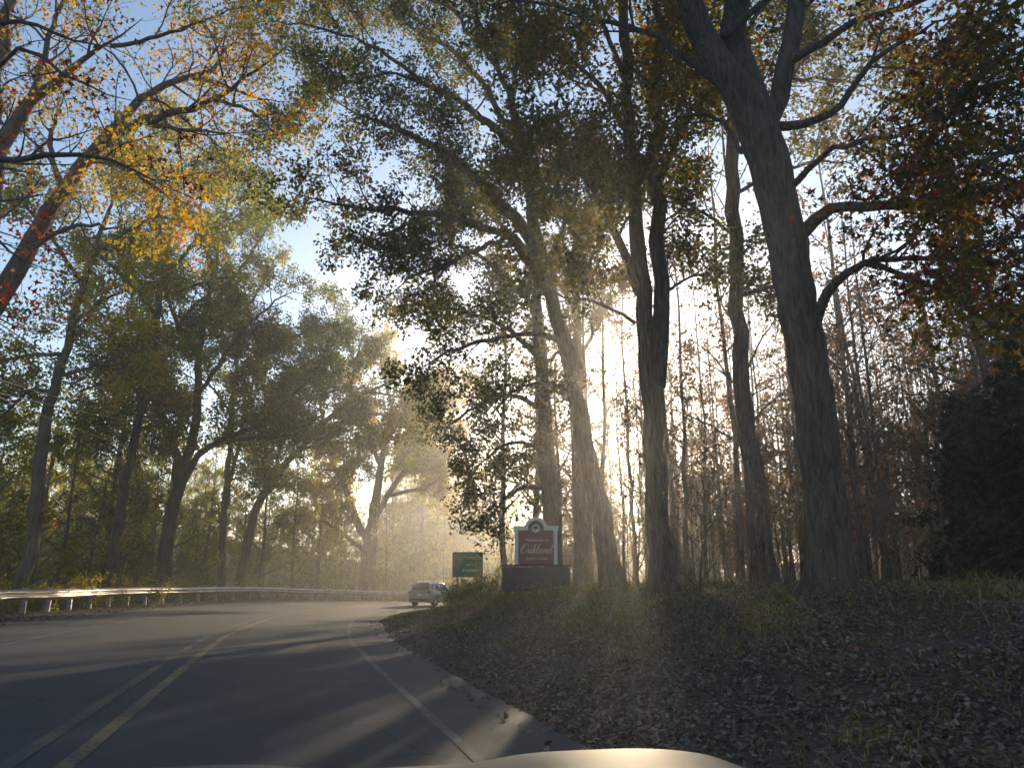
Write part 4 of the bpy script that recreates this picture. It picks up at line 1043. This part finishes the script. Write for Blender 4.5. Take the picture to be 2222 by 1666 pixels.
# base of stacked boards with a cap, (x right, y away from the road)
for k in range(5):
    if k == 0: MB().box((0, 0, .50), (2.70, .52, .98)).build('light_stop', M['slate'], sign)  # unseen inner box, added to stop light passing between the boards
    MB().box((0, 0, .11 + k * .196), (2.80 + .006 * (k % 2), .62, .186)).build('board', M['slate'], sign, .008)
MB().box((0, 0, 1.055), (2.92, .74, .07)).build('base_cap', M['slate'], sign, .01)
PZ = 1.09
for s in (-1, 1):
    pst = MB().box((s * .83, 0, PZ + .72), (.155, .16, 1.44)).build('post', M['cream'], sign, .006)
    MB().box((s * .83, 0, PZ + .035), (.185, .19, .07)).build('plinth', M['cream'], pst, .006)
    MB().box((s * .83, 0, PZ + 1.40), (.20, .205, .05)).build('capital', M['cream'], pst, .006)
MB().box((0, .01, PZ + .745), (1.50, .07, 1.53)).build('panel', M['maroon'], sign, .004)
# arched header: outline with the round rise in the middle, hollow below
RA, RI = .455, .335; zc = PZ + 1.50
arc_o = [(RA * math.cos(t), zc + .02 + RA * math.sin(t)) for t in np.linspace(math.pi * .12, math.pi * .88, 22)]
arc_i = [(RI * math.cos(t), zc + .0 + RI * math.sin(t)) for t in np.linspace(0, math.pi, 22)]
outline = [(.96, zc - .08), (.96, zc + .10), (RA * 1.1, zc + .10)] + arc_o + [(-RA * 1.1, zc + .10), (-.96, zc + .10), (-.96, zc - .08), (-.335, zc - .08)] + arc_i[::-1] + [(.335, zc - .08)]
hd = MB(); n = len(outline)
vs = [(x, -.105, z) for x, z in outline] + [(x, .105, z) for x, z in outline]
hd.add(vs, [tuple(range(n)), tuple(range(n, 2 * n))[::-1]] + [(i, n + i, n + (i + 1) % n, (i + 1) % n) for i in range(n)])
hd.build('arched_header', M['cream'], sign)
MB().prism([(x, z) for x, z in [(RI * 1.02 * math.cos(t), zc + RI * 1.02 * math.sin(t)) for t in np.linspace(0, math.pi, 20)]], 'y', -.02, .045).build('arch_panel', M['maroon'], sign)
EZ = zc - .01
em = MB().lathe([(0, 0), (.275, 0), (.275, .03), (0, .03)], (0, -.062, EZ), 'y', 32).build('emblem', M['maroon_dark'], sign)
MB().lathe([(.155, 0), (.17, 0), (.17, .012), (.155, .012)], (0, -.071, EZ), 'y', 32).build('ring', M['cream'], em)
MB().lathe([(0, 0), (.148, 0), (.148, .012), (0, .012)], (0, -.072, EZ), 'y', 32).build('disc', M['cream'], em)
tm = MB().box((0, -.078, EZ - .05), (.03, .012, .13)).box((0, -.078, EZ - .105), (.13, .012, .016))
for (x, z, r) in [(0, .07, .062), (-.062, .04, .052), (.062, .04, .052), (-.1, .005, .034), (.1, .005, .034), (-.03, .02, .05), (.03, .02, .05)]:
    tm.lathe([(0, 0), (r, 0), (r, .012), (0, .012)], (x, -.084 - r * .02, EZ + z), 'y', 12)
tm.build('tree_device', M['navy'], em)
MB().lathe([(0, 0), (.018, 0), (.012, .03), (0, .03)], (0, -.125, zc + .40), 'y', 10).build('boss', M['navy'], sign)
letters('Welcome to', .20, M['pale_letter'], sign, (0.02, -.04, PZ + .955), shear=.25, sx=.98)
letters('MARYLAND', .145, M['pale_letter'], sign, (0.03, -.04, PZ + .20), space=1.35, sx=.98)
# "Oakland" drawn as joined script strokes
def stroke(mb, pts, w=.018):
    P = catmull(np.array(pts, float), 6); t = nrm(np.gradient(P, axis=0)); nn = np.stack([-t[:, 1], t[:, 0]], 1)
    ww = w * (.55 + .75 * np.clip(-t[:, 1], 0, 1))[:, None]
    a, b = P + nn * ww, P - nn * ww; m = len(P); V = []
    for y in (-.045, -.024):
        for q in (a, b): V += [(q[i, 0], y, q[i, 1]) for i in range(m)]
    F = []
    for i in range(m - 1):
        F += [(i, i + 1, m + i + 1, m + i), (2 * m + i, 3 * m + i, 3 * m + i + 1, 2 * m + i + 1), (i, 2 * m + i, 2 * m + i + 1, i + 1), (m + i, m + i + 1, 3 * m + i + 1, 3 * m + i)]
    mb.add(V, F)
ok = MB(); sl = .32; bz = PZ + .47
def gl(ox, pts): stroke(ok, [(ox + x + y * sl, bz + y) for x, y in pts])
gl(-.66, [(.10, .36), (.03, .30), (-.01, .18), (.02, .05), (.10, 0), (.19, .04), (.26, .15), (.27, .28), (.21, .36), (.12, .36), (.06, .30), (.05, .22), (.09, .17)])
def a_(o): gl(o, [(.13, .16), (.07, .17), (.01, .10), (.01, .03), (.05, 0), (.10, .05), (.13, .16), (.12, .05), (.14, .0), (.19, .05)])
a_(-.36)
gl(-.18, [(.0, .04), (.06, .22), (.08, .36), (.05, .37), (.03, .25), (.02, 0)]); gl(-.18, [(.03, .07), (.09, .16), (.13, .15), (.08, .09), (.12, .0), (.17, .04)])
gl(-.02, [(.0, .04), (.07, .24), (.09, .36), (.06, .37), (.03, .25), (.02, .05), (.05, 0), (.09, .05)])
a_(.07)
gl(.27, [(.0, .14), (.02, .16), (.03, .12), (.02, 0), (.07, .12), (.11, .16), (.13, .12), (.12, .03), (.15, .0), (.19, .05)])
gl(.45, [(.13, .16), (.07, .17), (.01, .10), (.01, .03), (.05, 0), (.10, .05), (.14, .18), (.18, .36), (.13, .12), (.13, .02), (.17, 0), (.21, .05)])
ok.build('script_lettering', M['gold_letter'], sign)

# green welcome board further on
GX, GY = -2.72, 46.5; GZ = gz(GX, GY)
gs = thing('road_sign', 'square green welcome board on two posts rising behind a shrub', 'sign', (GX, GY, GZ), math.radians(4))
gh = at(1015, 1197, GY)[2] - GZ
MB().box((0, 0, gh - .75), (1.86, .03, 1.5)).build('panel', M['signgreen'], gs, .01)
for s in (-.6, .6): MB().box((s, .06, gh / 2 - .2), (.09, .09, gh + .4)).build('post', M['timber'], gs)
letters('Welcome', .30, M['signtext'], gs, (.28, -.02, gh - .42), shear=.2, depth=.004)
wl = np.random.default_rng(9)
for zz_, x0, n in ((gh - .78, -.1, 4), (gh - 1.10, -.25, 8)):          # worn lettering too faded to read
    for k in range(n):
        MB().box((x0 + k * .13, -.018, zz_ + wl.normal() * .01), (.05 + .04 * wl.random(), .006, .10 + .07 * wl.random())).build('faded_letter', M['signtext'], gs)

# ------------------------------------------------------------------ utility pole and wires
UX, UY = at(360, 1250, 43)[0], 43.0
UZ = gz(UX, UY); ut = at(382, 915, UY); uh = ut[2] - UZ
pole = thing('utility_pole', 'grey wooden utility pole standing among the trees behind the guardrail', 'utility pole', (UX, UY, UZ))
mp = MB().tube([(0, 0, -.3), (.05, 0, uh * .5), (ut[0] - UX, 0, uh)], [.17, .15, .11], 12).build('shaft', M['pole_wood'], pole, smooth=True)
ar = MB().box((ut[0] - UX, -.1, uh - .4), (1.7, .09, .11), math.radians(60)).build('crossarm', M['timber'], pole, .006)
tips = []
for s in (-.75, -.3, .3, .75):
    lx, ly = ut[0] - UX + s * math.cos(math.radians(60)), -.1 + s * math.sin(math.radians(60))
    MB().lathe([(0, 0), (.04, 0), (.055, .05), (.03, .09), (.045, .13), (0, .15)], (lx, ly, uh - .345), 'z', 10).build('insulator', M['post_steel'], ar)
    tips.append(A([UX + lx, UY + ly, UZ + uh - .19]))
tips += [A([ut[0], UY - .12, UZ + uh - 2.2])]
for k, (T, far) in enumerate(zip(tips, [(-60, 640, 20), (-60, 655, 20), (-40, 790, 20), (-40, 822, 20), (-20, 832, 20)])):
    E_ = at(*far); E_ = T + (E_ - T) * 1.35
    s = np.linspace(0, 1, 26)[:, None]
    P = T + (E_ - T) * s; P[:, 2] -= .35 * 4 * (s * (1 - s))[:, 0]
    o = MB().tube(list(P - T), .022, 5).build('utility_wire', M['wire'], None, smooth=True); o.location = tuple(T)
    tag(o, ['topmost overhead wire running down to the utility pole', 'second overhead wire just below the topmost one', 'middle overhead wire strung to the utility pole', 'overhead wire just under the middle one', 'lowest overhead wire meeting the utility pole below its crossarm'][k], 'wire')

# ------------------------------------------------------------------ vehicles
M['suv'] = pbr('suv_paint', (.34, .32, .32), .28, .35, .05, 2.0, coat=.6)
M['glass'] = pbr('dark_glass', (.02, .02, .024), .06, 0, .05, 2.0, spec=.8)
M['tyre'] = pbr('tyre_rubber', (.018, .018, .018), .85)
M['rim'] = pbr('alloy_rim', (.45, .45, .46), .3, .9)
M['tail'] = pbr('tail_lamp_red', (.32, .012, .015), .2, 0, .05, 2.0, coat=.5)
M['lamp'] = pbr('head_lamp_glass', (.75, .76, .78), .1, .3)
M['trim'] = pbr('black_trim', (.03, .03, .03), .6)
M['chrome'] = pbr('bright_trim', (.7, .7, .7), .15, 1.0)
M['plate'] = pbr('number_plate', (.65, .65, .62), .5)
M['pearl'] = pbr('pearl_paint', (.085, .083, .078), .6, .0, .10, 3.0, coat=.0)

def loft(secs, name, mat, parent):
    """secs: list of (y, [(x,z)...]) closed sections"""
    m = len(secs[0][1]); V, F = [], []
    for y, s in secs: V += [(x, y, z) for x, z in s]
    for k in range(len(secs) - 1):
        for i in range(m): F.append((k * m + i, k * m + (i + 1) % m, (k + 1) * m + (i + 1) % m, (k + 1) * m + i))
    F.append(tuple(range(m))[::-1]); F.append(tuple((len(secs) - 1) * m + i for i in range(m)))
    mb = MB().add(V, F); o = link(name, mb.mesh(name, mat, 0, True), parent)
    md = o.modifiers.new('ws', 'BEVEL'); md.width = .03; md.segments = 2; md.limit_method = 'ANGLE'; md.angle_limit = math.radians(28); md.harden_normals = False
    return o
def wheel(parent, x, y, r=.36, w=.23):
    s = 1 if x > 0 else -1
    wl = MB().lathe([(r * .62, -w / 2), (r * .93, -w / 2), (r, -w * .36), (r, w * .36), (r * .93, w / 2), (r * .62, w / 2)], (x, y, r), 'x', 28).build('wheel', M['tyre'], parent, smooth=True)
    MB().lathe([(0, 0), (r * .63, 0), (r * .60, s * .02), (r * .2, s * .05), (0, s * .055)], (x + s * (w / 2 - .04), y, r), 'x', 24).build('rim', M['rim'], wl)
def suv(label, loc, rz):
    c = thing('suv', label, 'car', loc, rz)          # front towards +y
    def low(w, zb, zt, e=.08): return [(-w + e, zb), (w - e, zb), (w, zb + .14), (w + .01, (zb + zt) / 2), (w - .02, zt - .1), (w - .07, zt), (-w + .07, zt), (-w + .02, zt - .1), (-w - .01, (zb + zt) / 2), (-w, zb + .14)]
    loft([(-2.32, low(.80, .42, .92)), (-2.26, low(.88, .34, 1.02)), (-2.0, low(.93, .30, 1.08)), (-1.0, low(.94, .26, 1.08)), (.2, low(.94, .26, 1.06)), (1.1, low(.93, .27, 1.03)), (1.9, low(.90, .30, .94)), (2.2, low(.84, .34, .84)), (2.32, low(.74, .38, .74))], 'body', M['suv'], c)
    def up(w0, w1, z0, z1): return [(-w0, z0), (w0, z0), (w0 - .02, z0 + .05), (w1 + .02, z1 - .07), (w1 - .07, z1), (-w1 + .07, z1), (-w1 - .02, z1 - .07), (-w0 + .02, z0 + .05)]
    loft([(-2.20, up(.86, .84, 1.02, 1.14)), (-1.96, up(.87, .70, 1.03, 1.66)), (-1.5, up(.88, .69, 1.03, 1.71)), (-.4, up(.88, .69, 1.03, 1.72)), (.35, up(.87, .66, 1.02, 1.66)), (1.12, up(.85, .80, 1.0, 1.06))], 'cabin', M['suv'], c)
    # glass set proud of the cabin
    MB().add([(-.72, -2.195, 1.16), (.72, -2.195, 1.16), (.60, -1.985, 1.60), (-.60, -1.985, 1.60), (-.72, -2.18, 1.15), (.72, -2.18, 1.15), (.60, -1.96, 1.59), (-.60, -1.96, 1.59)], [(0, 1, 2, 3), (7, 6, 5, 4), (0, 4, 5, 1), (2, 6, 7, 3), (1, 5, 6, 2), (0, 3, 7, 4)]).build('rear_window', M['glass'], c)
    MB().add([(-.72, 1.12, 1.08), (.72, 1.12, 1.08), (.60, .43, 1.63), (-.60, .43, 1.63), (-.72, 1.1, 1.06), (.72, 1.1, 1.06), (.60, .41, 1.61), (-.60, .41, 1.61)], [(0, 1, 2, 3), (7, 6, 5, 4), (0, 4, 5, 1), (2, 6, 7, 3), (1, 5, 6, 2), (0, 3, 7, 4)]).build('windshield', M['glass'], c)
    for s in (-1, 1):
        for (a, b, a2, b2) in [(-1.85, -1.22, -1.72, -1.22), (-1.15, -.36, -1.15, -.36), (-.29, .62, -.29, .20)]:
            V = [(s * .884, a, 1.12), (s * .882, b, 1.12), (s * .735, b2, 1.60), (s * .735, a2, 1.60)]
            V += [(x - s * .02, y, z) for x, y, z in V]
            MB().add(V, [(0, 1, 2, 3), (7, 6, 5, 4), (0, 4, 5, 1), (2, 6, 7, 3), (1, 5, 6, 2), (0, 3, 7, 4)]).build('side_window', M['glass'], c)
        MB().box((s * .76, -2.235, .98), (.28, .10, .20)).build('tail_lamp', M['tail'], c, .02)
        MB().box((s * .68, 2.2, .74), (.30, .14, .14)).build('headlight', M['lamp'], c, .03)
        MB().box((s * 1.02, .55, 1.08), (.20, .10, .14)).build('mirror', M['suv'], c, .03)
        MB().tube([(s * .60, -1.7, 1.70), (s * .60, -1.6, 1.77), (s * .60, .0, 1.78), (s * .60, .1, 1.71)], .018, 6).build('roof_rail', M['chrome'], c, smooth=True)
        for y in (-1.42, 1.38): wheel(c, s * .83, y)
    MB().box((0, -2.30, .46), (1.62, .12, .20)).build('bumper', M['trim'], c, .03)
    MB().box((0, -2.325, .86), (.34, .015, .17)).build('number_plate', M['plate'], c)
    MB().box((0, -2.29, 1.045), (1.05, .03, .035)).build('bright_strip', M['chrome'], c)
    MB().box((0, -2.03, 1.685), (1.15, .28, .03)).build('spoiler', M['suv'], c, .01)
    return c
i_c = s_at_y(53.8); p_c = on_road(i_c, -1.75)
sv = suv('grey sport utility vehicle driving round the bend, sunlight glinting off its right side', tuple(p_c), math.atan2(CT[i_c][1], CT[i_c][0]) - math.pi / 2)
sv.scale = (.92, .92, .92)

# the car the view is taken from: its bonnet shows along the bottom edge
i_e = s_at_y(0.0); hd_ = math.radians(8.8)
ego = thing('car', 'pale pearl car bonnet with two raised ridges on the near lane', 'car', (0.03 * math.cos(hd_), 0.03 * math.sin(hd_), gz(0, 0) + .035), hd_)
HB = .957
def hood_z(x, y):
    ridge = .021 * math.exp(-((abs(x) - .52) / .27) ** 4)
    return HB - .005 + ridge - .03 * (y - 1.0) - .36 * max(0, y - 1.75) ** 2 - .10 * max(0, abs(x) - .78) * 3
ego.rotation_euler = (0, -.006, hd_)
V, F = [], []
xs = np.linspace(-.86, .86, 45); ys = np.linspace(.72, 2.25, 30)
for y in ys:
    for x in xs: V.append((x * (1 - .10 * max(0, y - 1.2)), y, hood_z(x, y)))
for j in range(29):
    for i in range(44): F.append((j * 45 + i, j * 45 + i + 1, (j + 1) * 45 + i + 1, (j + 1) * 45 + i))
o = MB().add(V, F).build('bonnet', M['pearl'], ego, smooth=True)
so = o.modifiers.new('thick', 'SOLIDIFY'); so.thickness = .02; so.offset = -1
for s in (-1, 1):
    loft([(.3, [(s * .72, .45), (s * .93, .45), (s * .95, .75), (s * .92, .93), (s * .88, .955), (s * .72, .955)]), (1.2, [(s * .72, .68), (s * .93, .72), (s * .955, .80), (s * .92, .91), (s * .87, .93), (s * .72, .93)]),
          (1.9, [(s * .68, .50), (s * .88, .50), (s * .91, .70), (s * .87, .83), (s * .80, .85), (s * .68, .85)]), (2.3, [(s * .5, .45), (s * .72, .45), (s * .76, .6), (s * .72, .68), (s * .66, .70), (s * .5, .70)])], 'wing', M['pearl'], ego)
    wheel(ego, s * .82, 1.25, .36, .23)
    MB().box((s * .66, 2.16, .70), (.30, .20, .14)).build('headlight', M['lamp'], ego, .04)
loft([(2.12, [(-.7, .30), (.7, .30), (.74, .5), (.70, .66), (-.70, .66), (-.74, .5)]), (2.34, [(-.6, .32), (.6, .32), (.64, .48), (.60, .58), (-.60, .58), (-.64, .48)])], 'bumper', M['pearl'], ego)
MB().box((0, 2.30, .62), (.9, .05, .12)).build('grille', M['trim'], ego, .01)

# ------------------------------------------------------------------ leaf litter, grass
def litter(name, label, n, xr, yr, ur, size, seed, fade=None):
    rg = np.random.default_rng(seed)
    x = rg.uniform(*xr, n * 3); y = yr[0] + (yr[1] - yr[0]) * rg.random(n * 3) ** 1.6
    idx, u = locate(x, y)
    k = (u > ur[0]) & (u < ur[1])
    dens = .35 + .65 * (wav(x, y, .8, 2) > -.25)
    if fade is not None: dens = dens * fade(u)
    k &= rg.random(len(x)) < dens
    k &= np.abs(x) < y * .8 + 5
    x, y = x[k][:n], y[k][:n]
    z = ground(x, y) + rg.uniform(.005, .05, len(x))
    z = np.where((locate(x, y)[1] > U_R) & (locate(x, y)[1] < U_L), z + .04, z)
    d = rg.normal(size=(len(x), 3)) * A([1, 1, .35])
    T = np.clip(rg.beta(2, 2.2, len(x)) + .04 * rg.normal(size=len(x)), 0, 1)
    me = leaf_mesh_flat(name, np.stack([x, y, z], 1), d, size * rg.uniform(.6, 1.3, len(x)), T, rg)
    o = link(name, me, kind='stuff'); tag(o, label, 'leaves'); return o
def leaf_mesh_flat(name, pos, dirs, size, tint, rg):
    T, F = LEAF['hex']; n = len(pos)
    d = nrm(dirs); up = nrm(rg.normal(size=(n, 3)) * .45 + A([0, 0, 1])); s = nrm(np.cross(d, up)); nn = np.cross(s, d)
    V = pos[:, None] + size[:, None, None] * (s[:, None] * T[None, :, 0, None] * rg.uniform(.8, 1.5, (n, 1, 1)) + d[:, None] * (T[None, :, 1, None] - .5) + nn[:, None] * (T[None, :, 2, None] * rg.uniform(-4, 4, (n, 1, 1))))
    b = (np.arange(n) * 6)[:, None]
    return mesh_np(name, V.reshape(-1, 3), [np.concatenate([b + A(f)[None] for f in F])], [M['litter']], False, np.tile(tint, 2))
litter('leaf_litter', 'brown fallen leaves covering the roadside bank', 44000, (-6, 26), (3, 42), (-30, U_R - .05), .070, 401)
litter('leaf_litter', 'thick near leaf fall along the foot of the bank', 26000, (-3, 14), (3, 15), (-13, U_R - .05), .06, 404)
litter('leaf_litter', 'fallen leaves drifted under the guardrail', 9000, (-19, 0), (10, 72), (5.2, 9.5), .10, 402)
litter('leaf_litter', 'scattered fallen leaves along the asphalt edge', 700, (-8, 4), (4, 45), (U_R - .1, U_R + .45), .09, 403)

def grass(name, label, n, xr, yr, ur, h, seed, cond):
    rg = np.random.default_rng(seed)
    x = rg.uniform(*xr, n * 4); y = yr[0] + (yr[1] - yr[0]) * rg.random(n * 4) ** 1.5
    idx, u = locate(x, y)
    k = (u > ur[0]) & (u < ur[1]) & (np.abs(x) < y * .8 + 5) & (rg.random(len(x)) < cond(x, y, u))
    x, y = x[k][:n], y[k][:n]; m = len(x)
    base = np.stack([x, y, ground(x, y) - .01], 1)
    hh = h * rg.uniform(.4, 1.3, m)[:, None]
    d = nrm(rg.normal(size=(m, 3)) * .55 * A([1, 1, .2]) + A([0, 0, 1])); bend = rg.normal(size=(m, 3)) * A([.5, .5, 0]) - A([0, 0, .15])
    s = nrm(np.cross(d, rg.normal(size=(m, 3)))) * .006 * (1 + y[:, None] * .03)
    mid = base + d * hh * .55; tip = base + d * hh + bend * hh * .5
    V = np.stack([base - s, base + s, mid + s * .8, mid - s * .8, tip], 1)
    b = (np.arange(m) * 5)[:, None]; tint = rg.random(m)
    me = mesh_np(name, V.reshape(-1, 3), [b + A([0, 1, 2, 3])[None], b + A([3, 2, 4])[None]], [M['grass']], False, np.tile(tint, 2))
    o = link(name, me, kind='stuff'); tag(o, label, 'grass'); return o
grass('grass', 'thin dark grass growing through the leaves on the bank', 44000, (-6, 24), (3.5, 40), (-24, U_R - .2), .12, 411, lambda x, y, u: np.where(wav(x, y, .45, 5) > .0, .8, .12) * sstep(.3, 2.2, U_R - u))
grass('tall_grass', 'taller pale grass along the crest of the bank', 9000, (-3, 24), (9, 40), (-14, U_R - 3), .34, 412, lambda x, y, u: np.where(wav(x, y, .7, 9) > .1, .7, .1))
grass('verge_grass', 'rough yellow green grass behind the guardrail', 14000, (-26, 0), (12, 72), (7.2, 12), .40, 413, lambda x, y, u: np.full(len(x), .8))

# ------------------------------------------------------------------ the air
m, nt, out = new_mat('haze_air')
pv = nt.nodes.new('ShaderNodeVolumePrincipled')
pv.inputs['Color'].default_value = (.97, .97, 1.0, 1)
pv.inputs['Density'].default_value = HAZE_DENSITY
pv.inputs['Anisotropy'].default_value = .76
pv.inputs['Density Attribute'].default_value = ''
nt.links.new(pv.outputs[0], out.inputs['Volume'])
m.cycles.homogeneous_volume = True
zlo = float(ZZ.min()) - 1.0
haze = MB().box((-3, 24, (zlo + 38) / 2), (1244, 1244, 38 - zlo)).build('haze', m)
haze['kind'] = 'stuff'; tag(haze, 'thin sunlit morning haze filling the air', 'haze')
